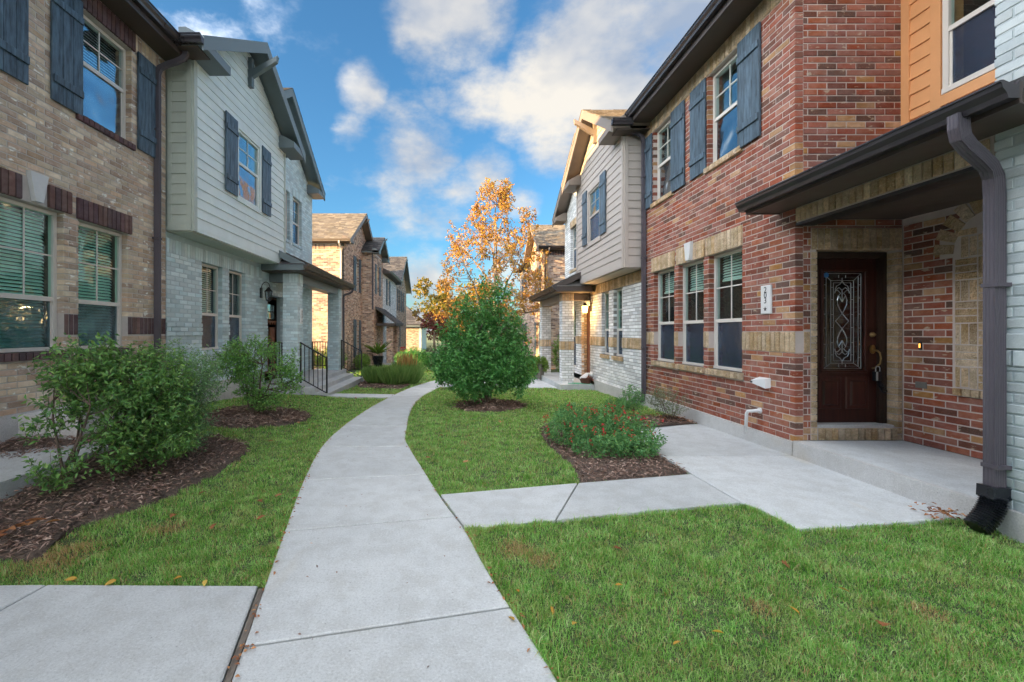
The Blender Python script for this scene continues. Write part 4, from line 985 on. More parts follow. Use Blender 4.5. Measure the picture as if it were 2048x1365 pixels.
for s_ in (1, -1):
    zc = (GZ0 + GZ1) / 2
    f_ = lambda x, q: (x, zc + s_ * q)
    both([f_(0, .10), f_(.045, .045), f_(.085, 0)], .005)
    both([f_(0, .10), f_(-.03, .15), f_(-.058, .215), f_(-.062, .27), f_(-.045, .33), f_(0, .25), ], .0055)
    both([f_(.045, .33), f_(.02, .36), f_(.06, .40), f_(.095, .385)], .0045)
    both([f_(0, .25), f_(0, .40), f_(.04, .435), f_(.085, .40), f_(.095, .36)], .0045)
    both([f_(0, .52), f_(.03, .475), f_(.07, .455), f_(.09, .41)], .0045)
    came([f_(0, .52), f_(0, .56)]); both([f_(.045, .56), f_(.045, .595)]); 
    for q in (.09, .30, .47): both([(hw, zc + s_ * q), (hw - .035, zc + s_ * q)], .0028); both([(hw - .095, zc + s_ * q * .93), (hw - .13, zc + s_ * q * .93)], .0028)
cm.build('lead_came', 'came', leaf)
MB().tube([fpt(fd, 4.742, 2.285, -.166), fpt(fd, 4.742, 2.285, -.150)], .03, 12).build('sticker', 'sticker', leaf)
def disc(name, u, z, r, d0, d1, mat, par): return MB().tube([fpt(fd, u, z, d0), fpt(fd, u, z, (d0 + d1) / 2), fpt(fd, u, z, d1)], [r, r * .95, r * .7], 16).build(name, mat, par, True)
disc('deadbolt', 5.345, 1.52, .034, -.17, -.145, 'brass', leaf)
disc('deadbolt_knob', 5.345, 1.52, .018, -.145, -.125, 'brass', leaf)
hb = MB(); hb.prism(fd, [(5.345 + .034 * math.cos(a), 1.33 + .058 * math.sin(a)) for a in np.linspace(0, 2 * math.pi, 15)[:-1]], -.17, -.155)
hb.tube([fpt(fd, 5.345, 1.325, -.155), fpt(fd, 5.352, 1.315, -.105), fpt(fd, 5.368, 1.29, -.09), fpt(fd, 5.378, 1.22, -.085), fpt(fd, 5.375, 1.15, -.095), fpt(fd, 5.352, 1.10, -.13), fpt(fd, 5.345, 1.085, -.165)], [.012, .012, .011, .010, .010, .011, .013], 8)
hb.build('door_handle', 'brass', leaf)
lk = thing('lockbox', 'black and silver key lockbox hanging from the red door handle', 'lockbox', fpt(fd, 5.362, .93, -.12))
MB().tube([fpt(fd, 5.335, 1.04, -.11), fpt(fd, 5.335, 1.095, -.11), fpt(fd, 5.348, 1.115, -.11), fpt(fd, 5.375, 1.115, -.11), fpt(fd, 5.388, 1.095, -.11), fpt(fd, 5.388, 1.04, -.11)], .006, 6).build('shackle', 'came', lk)
MB().brick(fd, 5.32, 5.40, .93, 1.05, -.14, -.09, .008).build('lockbox_body', 'black_metal', lk)
MB().brick(fd, 5.322, 5.345, .935, 1.045, -.09, -.084, .003).build('lockbox_plate', 'came', lk)
MB().prism(fd, [(5.37, .93), (5.41, .90), (5.47, .80), (5.43, .77), (5.38, .86)], -.13, -.09).build('lockbox_cover', 'boot', lk)
# porch side wall with a blind arched niche
NI = (4.18, 4.88, .93, 2.42)
def arch(u): 
    q = min(1, abs(u - 4.53) / .35); return 2.42 + .42 * math.sqrt(max(0, 1 - q * q))
exs = [(4.16, 4.90, .84, 2.42)] + [(u, u + .05, 2.40, arch(u + .025) + .24) for u in np.arange(4.08, 4.98, .05)]
Rh.bricks(fs, courses(3.5, 5.43, .2, 2.90, exs, shift=.03), 'brick_red')
Rh.core(fs, 3.42, 5.45, .2, 2.96, [], 'mortar_red', -.2)
Rh.bricks(fs, soldiers(4.18, 4.88, .85, .925), 'brick_rock', .03, .1)
nb = []
z = .94; k = 0
while z < 2.80:
    u = 4.19
    while u < 4.86:
        h = .235
        if (k + int((u - 4.19) / .24)) % 2 == 0:
            for i in range(3): nb.append((u, min(u + .228, 4.875), z + i * .079, z + i * .079 + .069))
        else:
            for i in range(3): nb.append((u + i * .079, min(u + i * .079 + .069, 4.875), z, z + .227))
        u += .239
    z += .239; k += 1
Rh.bricks(fs, [r for r in nb if r[1] > r[0] + .01 and r[3] < arch((r[0] + r[1]) / 2) - .01], 'brick_rock', -.004, .05)
for i in range(11):                                     # arch ring
    a = math.pi * (i + .5) / 11; c_, s_ = math.cos(a), math.sin(a); m_ = MB()
    hw_ = .048
    p = [(4.53 + (.36 + t) * c_ - q * s_, 2.42 + (.43 + t) * s_ + q * c_) for t, q in ((0, -hw_), (.20, -hw_ * 1.3), (.20, hw_ * 1.3), (0, hw_))]
    m_.prism(fs, p, -.05, .006).build('brick', 'brick_rock', Rh.root)
MB().wbox(4.24, 5.565, 3.42, 5.43, -.3, .198).build('porch_slab', 'concrete', Rh.root)
MB().prism(('y', 5.43, 1), [(4.17, -.3), (4.24, -.3), (4.24, .198), (4.19, .198)], -2.0, 0).build('porch_kerb', 'concrete_old', Rh.root)
# porch front beam, ceiling, roof and gutter
Rh.bricks(fr_, soldiers(3.45, 5.435, 2.93, 3.09), 'brick_rock', .004, .1)
MB().wbox(4.232, 4.44, 3.43, 5.43, 2.915, 3.12).build('porch_beam', 'mortar_red', Rh.root)
MB().wbox(4.222, 4.45, 3.43, 5.43, 2.88, 2.912).build('lintel', 'black_metal', Rh.root)
MB().wbox(4.445, 5.56, 3.43, 5.43, 2.96, 2.99).build('porch_ceiling', 'soffit_brown', Rh.root)
MB().wbox(3.80, 4.218, 2.95, 5.68, 3.10, 3.12).build('porch_soffit', 'soffit_brown', Rh.root)
MB().wbox(3.775, 3.799, 2.92, 5.70, 3.09, 3.235).build('fascia', 'fascia_brown', Rh.root)
MB().wbox(3.80, 4.21, 5.681, 5.70, 3.09, 3.22).build('fascia', 'fascia_brown', Rh.root)
Rh.gutter(3.774, 2.92, 5.72, 3.125, -1)
MB().prism(('y', 5.70, 1), [(3.72, 3.24), (5.565, 3.98), (5.565, 3.90), (3.80, 3.19), (3.80, 3.125), (4.215, 3.125), (4.215, 3.122), (3.8, 3.122)][:4], -2.75, -.262).build('porch_roof', 'shingle', Rh.root)
MB().prism(('y', 5.70, 1), [(3.72, 3.24), (4.215, 3.44), (4.215, 3.15), (3.80, 3.15)], -.26, 0).build('porch_roof', 'shingle', Rh.root)
# orange sided wall above the porch
Rh.siding(fs, 3.42, 5.34, 3.9, 6.5, 'siding_orange', [(3.9, 5.08, 4.15, 6.0)], ex=.185)
for u0, u1 in ((5.34, 5.436), (4.99, 5.10)): Rh.box('corner_board', 'siding_orange', fs, u0, u1, 3.9, 6.5, -.01, .032)
Rh.box('casing', 'siding_orange', fs, 3.9, 4.99, 4.14, 4.26, -.01, .032)
Rh.box('wall', 'siding_orange', fs, 3.42, 5.44, 3.9, 4.2, -.2, -.012)
Rh.box('wall', 'siding_orange', fs, 4.96, 5.44, 4.2, 6.5, -.2, -.012)
Rh.box('wall', 'siding_orange', fs, 3.42, 4.0, 4.2, 6.5, -.2, -.012)
Rh.box('wall', 'siding_orange', fs, 4.0, 4.96, 5.9, 6.5, -.2, -.012)
Rh.window(fs, 4.02, 4.98, 4.27, 5.9, 4.98, d=.02, glass='glass_clear', grid=False, fw=.06)
# roof edge
MB().wbox(3.82, 4.22, 5.02, Y1, 6.14, 6.165).build('soffit', 'soffit_brown', Rh.root)
MB().wbox(3.79, 3.819, 5.0, Y1, 6.12, 6.36).build('fascia', 'fascia_brown', Rh.root)
Rh.gutter(3.788, 5.0, Y1 - .05, 6.22, -1)
MB().prism(('y', Y1, 1), [(3.80, 6.36), (8.3, 8.95), (12.8, 6.36), (12.8, 6.2), (8.3, 8.8), (3.83, 6.2)], -4.85, 0).build('roof', 'shingle', Rh.root)
MB().wbox(5.2, 5.6, 3.4, 5.0, 6.5, 6.55).build('soffit', 'soffit_brown', Rh.root)
shell(Rh, 5.57, 12.4, 3.42, Y1, -.3, 6.3, 'mortar_red', ('b', '1'))
Rh.spout([(3.74, 9.66, 6.24), (3.74, 9.66, 6.16), (3.78, 9.68, 6.09), (3.9, 9.70, 6.03), (4.05, 9.72, 5.97), (4.13, 9.72, 5.9), (4.16, 9.72, 5.8), (4.16, 9.72, 5.5), (4.16, 9.72, .15), (4.14, 9.72, .05), (4.02, 9.72, -.02)])
for z in (1.2, 3.2, 5.0): Rh.box('strap', 'spout', fr_, 9.66, 9.78, z, z + .03, 0, .1)
# small fittings on the red wall
vc = MB(); vc.add([fpt(fr_, *p) for p in ((5.86, .80, 0), (6.08, .80, 0), (6.08, .93, 0), (5.86, .93, 0), (5.87, .79, .07), (6.12, .84, .09), (6.12, .88, .09), (5.87, .92, .07))], [(0, 1, 2, 3), (4, 7, 6, 5), (0, 4, 5, 1), (1, 5, 6, 2), (2, 6, 7, 3), (3, 7, 4, 0)])
vc.build('vent_cap', 'white', Rh.root)
MB().tube([fpt(fr_, 6.10, .855, .08), fpt(fr_, 6.125, .858, .094)], .014, 8).build('vent_hole', 'ink', Rh.root)
MB().tube([fpt(fr_, 6.06, .46, -.02), fpt(fr_, 6.06, .46, .06), fpt(fr_, 6.08, .45, .10), fpt(fr_, 6.14, .44, .12), fpt(fr_, 6.17, .40, .12), fpt(fr_, 6.19, .12, .12)], .022, 10).build('drain_pipe', 'white', Rh.root, True)
MB().tube([fpt(fr_, 6.06, .46, .0), fpt(fr_, 6.06, .46, .02)], .04, 12).build('pipe_collar', 'white', Rh.root)
MB().brick(fs, 5.16, 5.28, .88, .955, 0, .02, .006).build('outlet_cover', 'planter', Rh.root)
MB().brick(fs, 5.215, 5.245, 1.34, 1.44, 0, .015, .004).build('doorbell', 'black_metal', Rh.root)
MB().brick(fs, 5.222, 5.238, 1.365, 1.415, .015, .02, .003).build('doorbell_button', 'bell_glow', Rh.root)
Rh.finish()
plaque('white plaque with the numerals 203 and a star on red brick', fr_, 5.925, 1.995, .19, .39, '203', .115)

# ------------------------------------------------------------------ right edge: blue-grey painted townhouse
Gh = House('painted_townhouse', 'blue-grey painted brick townhouse wall at the right edge beside the porch', 'house', (8, 0, 0))
fg = ('x', 4.22, -1)
Gh.bricks(fg, courses(.9, 3.42, .2, 6.1, [(-9, 9, 1.284, 1.566)]), 'brick_blue')
Gh.bricks(fg, courses(.9, 3.42, 1.295, 1.555, [], ch=.1295), 'brick_blue', .016, .12)
Gh.core(fg, -9, 3.41, .2, 6.3, [], 'mortar_blue')
MB().wbox(4.43, 5.57, 3.2, 3.405, .2, 6.3).build('wall', 'mortar_blue', Gh.root)
Gh.bricks(('y', 3.42, 1), courses(4.33, 5.56, 3.9, 6.1, []), 'brick_blue')
MB().box(fg, -9, 3.41, -.3, .199, -.25, .03).build('foundation', 'concrete_old', Gh.root)
MB().prism(('y', 3.7, 1), [(3.80, 6.36), (8.3, 8.95), (12.8, 6.36), (12.8, 6.2), (8.3, 8.8), (3.83, 6.2)], -13, 0).build('roof', 'shingle', Gh.root)
shell(Gh, 4.22, 12.4, -9, 3.4, -.3, 6.3, 'mortar_blue', ('b', '0'))
sp = [(3.71, 3.22, 3.16), (3.71, 3.22, 3.06), (3.73, 3.225, 2.99), (3.80, 3.24, 2.93), (3.95, 3.29, 2.87), (4.08, 3.34, 2.82), (4.145, 3.365, 2.75), (4.16, 3.37, 2.62), (4.16, 3.37, 2.0), (4.16, 3.37, .33)]
Gh.spout(sp, .092, .075)
for z in (.5, 1.9): Gh.box('strap', 'spout', fg, 3.31, 3.419, z, z + .03, 0, .11)
MB().sweep([(-.075, -.055), (.075, -.055), (.075, .055), (-.075, .055)], [(4.16, 3.37, .36), (4.155, 3.37, .27)], up=(0, 1, 0)).build('boot_collar', 'boot', Gh.root)
bt = []; rs = []
for i in range(29):
    f = i / 28; bt.append((4.155 - .03 * f - .12 * f * f, 3.37 - .01 * f, .28 - .24 * f)); rs.append((.084 if i % 2 else .070) * (1 - .05 * f))
MB().tube(bt, rs, 16).build('drain_boot', 'boot', Gh.root)
Gh.finish()

# ------------------------------------------------------------------ right: white brick townhouse with a taupe bay
Wh = House('white_townhouse', 'white brick townhouse with taupe siding bay and columned porch on the right', 'house', (8, 13.5, -.2))
fw_ = ('x', 4.22, -1); fbay = ('x', 3.77, -1); fbs = ('y', 9.87, -1)
Y0, Y1 = 9.87, 17.1
wl_ = [(11.14, 11.77, .92, 2.70), (12.14, 12.73, .92, 2.70)]
do = (13.85, 14.85, -.05, 2.42)
fwin = (15.5, 16.3, .3, 2.4)
ops = wl_ + [do, fwin]
sil = [(11.08, 11.83, .81, .912), (12.08, 12.79, .81, .912)]
ex = ops + [(Y0 - 1, Y1, 2.71, 3.2), (Y0 - 1, Y1, 1.14, 1.42)] + [(o[0], o[1], o[2] - .011, o[3] + .011) for o in sil]
Wh.bricks(fw_, courses(Y0, Y1, .10, 2.72, ex), 'brick_white')
for r in rect_sub((Y0, Y1, 1.15, 1.41), ops): Wh.bricks(fw_, soldiers(*r), 'brick_rock', .018, .12)
Wh.bricks(fw_, soldiers(Y0, 13.8, 2.72, 2.98), 'brick_rock', .006)
for o in sil: Wh.bricks(fw_, soldiers(*o), 'brick_rock', .045, .14)
Wh.core(fw_, Y0, Y1, .10, 3.1, ops, 'mortar_white')
Wh.window(fw_, *wl_[0], 1.62, glass='glass_green', blind=(.98, 2.64)); Wh.window(fw_, *wl_[1], 1.62, glass='glass_green', blind=None)
Wh.window(fw_, *fwin, 1.4, glass='glass_green', blind=(.4, 2.3))
MB().box(fw_, Y0, 13.3, -.4, .099, -.25, .04).build('foundation', 'concrete_old', Wh.root)
dz = MB().box(fw_, 13.9, 14.8, -.04, 2.38, -.235, -.19).build('door', 'door_brown', Wh.root)
MB().box(fw_, 13.86, 13.895, -.04, 2.40, -.24, -.13).build('door_jamb', 'vinyl', Wh.root)
Wh.box('door_frame', 'door_dark', fw_, 13.85, 14.85, 2.38, 2.418, -.24, -.12)
MB().tube([fpt(fw_, 14.0, .98, -.19), fpt(fw_, 14.0, .98, -.13)], .03, 10).build('door_knob', 'brass', dz)
Wh.bricks(('y', 14.85, -1), courses(4.24, 4.42, -.05, 2.4, [], ln=.2), 'brick_rock', 0, .05)
# upper wall and second gable
wu = [(15.4, 16.25, 3.85, 5.40)]
sl2 = .62
def lim2(z):
    if z < 5.95: return (13.7, Y1)
    h = (z - 5.95) / sl2; return (11.0 + h, Y1 + .05 - h)
Wh.bricks(fw_, courses(11, Y1, 3.1, 7.7, wu + [(15.34, 16.31, 5.39, 5.67), (15.34, 16.31, 3.74, 3.86)], lim=lim2), 'brick_white')
Wh.bricks(fw_, soldiers(15.35, 16.30, 5.41, 5.66), 'brick_rock', .01); Wh.bricks(fw_, soldiers(15.35, 16.30, 3.75, 3.84), 'brick_rock', .04)
Wh.core(fw_, 13.6, Y1, 3.1, 5.95, wu, 'mortar_white')
MB().prism(fw_, [(11.0, 5.951), (Y1, 5.951), (14.05, 7.8)], -.2, -.009).build('wall', 'mortar_white', Wh.root)
Wh.window(fw_, *wu[0], 4.62, glass='glass_blue')
# bay
wb = (11.46, 12.44, 4.06, 5.52)
sl1 = .62
YB0, YB1 = 9.87, 13.7
def lim1(z):
    if z < 6.1: return (YB0, YB1)
    h = (z - 6.1) / sl1; return (YB0 - .12 + h, YB1 + .12 - h)
Wh.siding(fbay, YB0 + .09, YB1 - .09, 3.10, 7.3, 'siding_taupe', [(11.38, 12.52, 3.97, 5.60)], lim=lim1)
Wh.siding(fbs, 3.86, 4.21, 3.12, 6.05, 'siding_taupe')
for u0, u1 in ((YB0, YB0 + .09), (YB1 - .09, YB1)): Wh.box('corner_board', 'siding_taupe', fbay, u0, u1, 3.02, 6.1, -.012, .03)
Wh.box('corner_board', 'siding_taupe', fbs, 3.782, 3.86, 3.02, 6.05, -.012, .03)
Wh.box('skirt_board', 'siding_taupe', fbay, YB0 + .095, YB1 - .095, 3.02, 3.10, -.01, .026)
Wh.box('skirt_board', 'siding_taupe', fbs, 3.862, 4.2, 3.02, 3.118, -.01, .026)
Wh.core(fbay, YB0 + .02, YB1 - .02, 3.02, 6.1, [wb], 'siding_taupe', -.16, -.012)
MB().prism(fbay, [(YB0 - .1, 6.101), (YB1 + .1, 6.101), ((YB0 + YB1) / 2, 7.33)], -.16, -.012).build('wall', 'siding_taupe', Wh.root)
Wh.box('wall', 'siding_taupe', fbs, 3.94, 4.42, 3.02, 6.1, -.16, -.012)
Wh.box('wall', 'siding_taupe', ('y', YB1, 1), 3.79, 4.20, 3.02, 6.1, -.16, -.002)
MB().wbox(3.785, 4.21, YB0 + .015, YB1 - .015, 3.0, 3.019).build('bay_soffit', 'siding_taupe', Wh.root)
Wh.window(fbay, *wb, 4.80, d=.01, glass='glass_blue', screen='screen', blind=(4.84, 5.48), frame='siding_taupe', fw=.05)
for r in rect_sub((11.38, 12.52, 3.97, 5.60), [wb]): MB().box(fbay, *r, -.01, .04).build('casing', 'siding_taupe', Wh.root)
Wh.shutter(fbay, 10.95, 11.37, 4.08, 5.64, .03); Wh.shutter(fbay, 12.53, 12.95, 4.08, 5.64, .03)
Wh.gable(3.37, 8.5, 9.52, 14.0, 6.17, .62, .10, 'fascia_taupe', 'fascia_taupe', 'shingle_tan', -1)
Wh.gable(3.80, 12.5, 10.75, 17.4, 6.0, .60, .10, 'fascia_taupe', 'fascia_taupe', 'shingle_tan', -1)
Wh.eave_return(3.78, 3.37, 9.52, 10.42, 6.03, .14, 'fascia_taupe', 'fascia_taupe')
Wh.eave_return(3.78, 3.37, 13.2, 14.0, 6.03, .14, 'fascia_taupe', 'fascia_taupe')
Wh.eave_return(4.23, 3.80, 16.75, 17.42, 5.85, .14, 'fascia_taupe', 'fascia_taupe')
Wh.gutter(9.518, 3.36, 3.82, 6.07, -1, axis='y')
MB().wbox(3.5, 4.22, 9.53, 9.86, 6.0, 6.02).build('soffit', 'soffit_brown', Wh.root)
Wh.bracket(3.77, -1, 11.76, 7.28, 'fascia_taupe', 1.0)
shell(Wh, 4.22, 12.4, 9.88, Y1, -.4, 6.1, 'mortar_white', ('b', '1'))
# porch
PZ = -.06
MB().wbox(3.15, 4.21, 13.35, 17.5, -.6, PZ).build('porch_slab', 'concrete', Wh.root)
for y in (13.72, 17.1):
    column(Wh, 3.30, 3.67, y, y + .37, PZ, 2.78, 'brick_white', 'mortar_white', [('y', y, -1), ('x', 3.30, -1), ('y', y + .37, 1), ('x', 3.67, 1)], (1.0, 1.26), 'brick_rock', 2.55)
MB().wbox(3.32, 3.65, 13.77, 17.42, 2.56, 2.785).build('porch_beam', 'fascia_taupe', Wh.root)
MB().wbox(3.65, 4.21, 13.77, 14.05, 2.56, 2.785).build('porch_beam', 'fascia_brown', Wh.root)
MB().wbox(3.03, 4.21, 13.3, 17.7, 2.79, 2.81).build('porch_ceiling', 'soffit_brown', Wh.root)
MB().prism(('y', 13.26, -1), [(3.0, 2.97), (4.215, 3.6), (4.215, 3.52), (3.0, 2.89)], -4.45, -.02).build('porch_roof', 'shingle', Wh.root)
Wh.shingles((2.98, 13.26, 2.98), (2.98, 17.72, 2.98), (4.21, 13.26, 3.615), (4.21, 17.72, 3.615), 'shingle', .14)
MB().prism(('y', 13.26, -1), [(2.98, 2.81), (2.98, 2.99), (4.05, 3.54), (4.05, 3.37)], -.02, .02).build('rake_board', 'fascia_brown', Wh.root)
MB().wbox(3.0, 4.1, 13.22, 13.26, 2.80, 2.95).build('fascia', 'fascia_brown', Wh.root)
MB().hull8([(2.99, 13.2, 2.951), (4.1, 13.2, 2.951), (4.1, 13.26, 2.951), (2.99, 13.26, 2.951)], [(3.4, 13.44, 3.12), (4.1, 13.44, 3.12), (4.1, 13.46, 3.12), (3.4, 13.46, 3.12)]).build('flashing_roof', 'shingle', Wh.root)
MB().wbox(3.005, 3.03, 13.26, 17.7, 2.81, 2.95).build('fascia', 'fascia_brown', Wh.root)
Wh.gutter(3.004, 13.2, 17.75, 2.85, -1)
MB().tube([fpt(fw_, 13.62, .22, 0), fpt(fw_, 13.62, .22, .02), fpt(fw_, 13.62, .22, .09)], [.07, .09, .06], 10).build('vent_cap', 'white', Wh.root, True)
Wh.finish()
lantern('wall_lantern', 'lit amber wall lantern beside the white house door', 4.22, -1, 13.72, 2.33, True)
# pots on the white porch
t = thing('bowl_planter', 'brown bowl with a white scoop on the white porch floor', 'planter', (4.0, 13.55, PZ))
MB().lathe((4.0, 13.58, PZ), [(.13, 0), (.17, .1), (.2, .19), (.19, .2), (.165, .19)], 16).build('bowl', 'clay', t)
MB().hull8([(3.78, 13.5, PZ + .17), (3.95, 13.46, PZ + .17), (4.05, 13.52, PZ + .24), (3.85, 13.6, PZ + .2)], [(3.80, 13.5, PZ + .22), (3.95, 13.47, PZ + .22), (4.10, 13.52, PZ + .36), (4.0, 13.6, PZ + .34)]).build('scoop', 'white', t)
hose = [(3.55 + .18 * math.cos(a) + .1 * a / 6, 13.42 + .06 * math.sin(a), PZ + .012 + .004 * a) for a in np.linspace(0, 9, 36)]
tag(MB().tube(hose + [(4.0, 13.42, PZ + .012), (4.12, 13.38, PZ + .012)], .011, 6).build('garden_hose', m_paint('green_hose', srgb(96, 170, 140), .45)), 'pale green garden hose lying beside the bowl on the white porch', 'hose')

# ------------------------------------------------------------------ further along the walk, left row
Ch = House('brick_townhouse', 'far brown brick townhouse with sunlit golden side wall on the left', 'house', (-9, 25, -.4))
f1 = ('x', -5.6, 1); f2 = ('y', 21.5, -1); f3 = ('x', -4.95, 1); f4 = ('y', 25.6, -1)
zb = -.4
def limC(z):
    if z < 6.05: return (21.5, 28.3)
    h = (z - 6.05) / .6; return (21.35 + h, 28.45 - h)
wv = [(24.0, 24.62, 3.85, 5.65), (24.0, 24.62, .25, 2.2)]
Ch.bricks(f1, courses(21.5, 28.4, zb, 8.1, wv + [(25.6, 30, -1, 6.3)], lim=limC), 'brick_brown')
Ch.bricks(f2, courses(-12.4, -5.71, zb, 5.65, []), 'brick_brown')
Ch.bricks(f2, soldiers(-12.4, -5.71, 5.67, 5.92), 'brick_brown', .004)
Ch.core(f1, 21.5, 25.6, zb, 6.05, wv, 'mortar_tan'); Ch.core(f2, -12.4, -5.81, zb, 6.05, [], 'mortar_tan')
MB().prism(f1, [(21.5, 6.051), (28.3, 6.051), (24.9, 8.15)], -.2, -.009).build('wall', 'mortar_tan', Ch.root)
for o in wv:
    Ch.window(f1, *o, (o[2] + o[3]) / 2, glass='glass_blue', room=False)
    Ch.shutter(f1, o[0] - .62, o[0] - .05, o[2] - .05, o[3] + .05, n=3); Ch.shutter(f1, o[1] + .05, o[1] + .5, o[2] - .05, o[3] + .05, n=3)
wv2 = [(26.55, 27.35, 3.9, 5.6)]
Ch.bricks(f3, courses(25.6, 28.8, zb, 6.2, wv2), 'brick_brown'); Ch.bricks(f4, courses(-5.6, -5.06, zb, 6.2, []), 'brick_brown')
Ch.core(f3, 25.61, 28.8, zb, 6.3, wv2, 'mortar_tan'); Ch.core(f4, -5.59, -5.16, zb, 6.3, [], 'mortar_tan')
Ch.window(f3, *wv2[0], 4.8, glass='glass_blue', room=False); Ch.shutter(f3, 26.05, 26.5, 3.85, 5.65); Ch.shutter(f3, 27.4, 27.85, 3.85, 5.65)
Ch.gable(-5.2, -12.6, 21.15, 28.65, 6.10, .6, .1, 'fascia_taupe', 'fascia_taupe', 'shingle_tan')
Ch.eave_return(-5.61, -5.2, 21.15, 21.9, 5.98, .13, 'fascia_taupe', 'fascia_taupe')
Ch.bracket(-5.6, 1, 24.9, 8.02, 'fascia_taupe', .9)
Ch.gable(-4.55, -8.5, 25.3, 29.1, 6.3, .62, .1, 'fascia_grey', 'fascia_grey', 'shingle')
Ch.eave_return(-4.96, -4.55, 25.3, 25.9, 6.18, .13, 'fascia_grey', 'fascia_grey'); Ch.eave_return(-4.96, -4.55, 28.5, 29.1, 6.18, .13, 'fascia_grey', 'fascia_grey')
Ch.bracket(-4.95, 1, 27.2, 7.4, 'fascia_grey', .9)
MB().prism(f3, [(25.6, 6.301), (28.8, 6.301), (27.2, 7.28)], -.2, -.009).build('wall', 'brick_brown', Ch.root)
MB().wbox(-12.6, -5.21, 21.16, 21.5, 5.95, 5.975).build('soffit', 'soffit_brown', Ch.root)
Ch.gutter(21.15, -12.6, -5.2, 5.98, -1, 'fascia_taupe', axis='y')
Ch.spout([(-5.75, 21.08, 6.0), (-5.75, 21.08, 5.9), (-5.75, 21.2, 5.8), (-5.75, 21.38, 5.72), (-5.75, 21.43, 5.6), (-5.75, 21.43, -.3)], .09, .07, 'vinyl', up=(1, 0, 0))
Ch.spout([(-4.98, 25.53, 6.2), (-4.98, 25.53, 3.2), (-4.98, 25.53, 2.9)], .1, .08, up=(1, 0, 0))
shell(Ch, -5.6, -12.6, 21.5, 29, -.5, 6.0, 'mortar_tan', ('b',))
# small porch
MB().wbox(-4.94, -3.95, 26.4, 29.4, -.7, -.32).build('porch_slab', 'concrete', Ch.root)
for y in (26.6, 28.9): column(Ch, -4.35, -3.98, y, y + .37, -.32, 1.95, 'brick_brown', 'mortar_tan', [('y', y, -1), ('x', -3.98, 1)])
MB().wbox(-4.94, -3.72, 26.25, 29.55, 1.95, 2.10).build('porch_fascia', 'fascia_brown', Ch.root)
MB().prism(('y', 26.2, -1), [(-3.68, 2.10), (-4.95, 3.1), (-4.95, 3.0), (-3.68, 2.02)], -3.4, 0).build('porch_roof', 'shingle', Ch.root)
MB().wbox(-5.0, -4.951, 26.9, 27.9, -.3, 1.9).build('door', 'door_dark', Ch.root)
Ch.shingles((-3.68, 26.2, 2.11), (-3.68, 29.6, 2.11), (-4.95, 26.2, 3.11), (-4.95, 29.6, 3.11), 'shingle', .16)
Ch.finish(120)
Dh = House('painted_townhouse', 'far white and brick townhouse beyond the small porch on the left', 'house', (-9, 35, -.5))
wv = [(30.6, 31.4, 3.5, 5.2), (36.2, 37.0, 3.4, 5.1), (38.6, 39.4, 3.4, 5.1), (36.2, 37.0, .4, 2.0)]
Dh.bricks(f3, courses(28.82, 35.2, -.5, 5.6, wv), 'brick_white')
def limD(z):
    if z < 5.6: return (35.2, 42)
    h = (z - 5.6) / .75; return (35.1 + h, 42.1 - h)
Dh.bricks(f3, courses(35.2, 42, -.5, 8.0, wv, lim=limD), 'brick_brown')
Dh.core(f3, 28.82, 42, -.5, 5.6, wv, 'mortar_white')
MB().prism(f3, [(35.2, 5.601), (42, 5.601), (38.6, 8.1)], -.2, -.009).build('wall', 'mortar_tan', Dh.root)
for o in wv:
    Dh.window(f3, *o, (o[2] + o[3]) / 2, glass='glass_blue', room=False)
    Dh.shutter(f3, o[0] - .5, o[0] - .05, o[2] - .05, o[3] + .05); Dh.shutter(f3, o[1] + .05, o[1] + .5, o[2] - .05, o[3] + .05)
Dh.gable(-4.5, -12, 34.7, 42.5, 5.45, .72, .12, 'fascia_grey', 'fascia_grey', 'shingle')
Dh.bracket(-4.95, 1, 38.6, 8.0, 'fascia_grey', .9)
MB().prism(('y', 34.9, 1), [(-4.5, 5.6), (-8.5, 7.6), (-12.5, 5.6), (-12.5, 5.45), (-4.5, 5.45)], -6.1, 0).build('roof', 'shingle', Dh.root)
Dh.gutter(-4.5, 28.85, 34.9, 5.5, 1, 'fascia_grey')
MB().prism(f3, [(32.6, -.4), (33.5, -.4), (33.5, 1.5), (33.36, 1.85), (33.05, 2.0), (32.74, 1.85), (32.6, 1.5)], -.1, .012).build('door', 'door_dark', Dh.root)
shell(Dh, -4.95, -12.6, 28.82, 42, -.5, 5.5, 'mortar_tan', ('b', '1'))
Dh.finish(0)
Eh = House('brick_house', 'low far house with grey hipped roof closing the walk', 'house', (-6, 50, -.6))
fe = ('y', 48, -1)
Eh.bricks(fe, courses(-9, -4.3, -.6, 2.1, []), 'brick_brown'); Eh.core(fe, -9, -4.2, -.6, 2.2, [], 'mortar_tan')
MB().wbox(-4.2, -4.0, 48.0, 56, -.6, 2.2).build('wall', 'siding_grey', Eh.root)
MB().wbox(-9.5, -3.5, 47.55, 56, 2.15, 2.35).build('fascia', 'fascia_grey', Eh.root)
MB().add([(-10, 47.5, 2.36), (-3.45, 47.5, 2.36), (-3.45, 57, 2.36), (-10, 57, 2.36), (-7.2, 52, 5.6), (-10, 52, 5.6)], [(0, 1, 4, 5), (1, 2, 4), (2, 3, 5, 4), (3, 0, 5), (3, 2, 1, 0)]).build('roof', 'shingle', Eh.root)
Eh.shingles((-10, 47.5, 2.37), (-3.45, 47.5, 2.37), (-10, 52, 5.62), (-7.2, 52, 5.62), 'shingle', .22, (.4, .8))
Eh.finish(0)
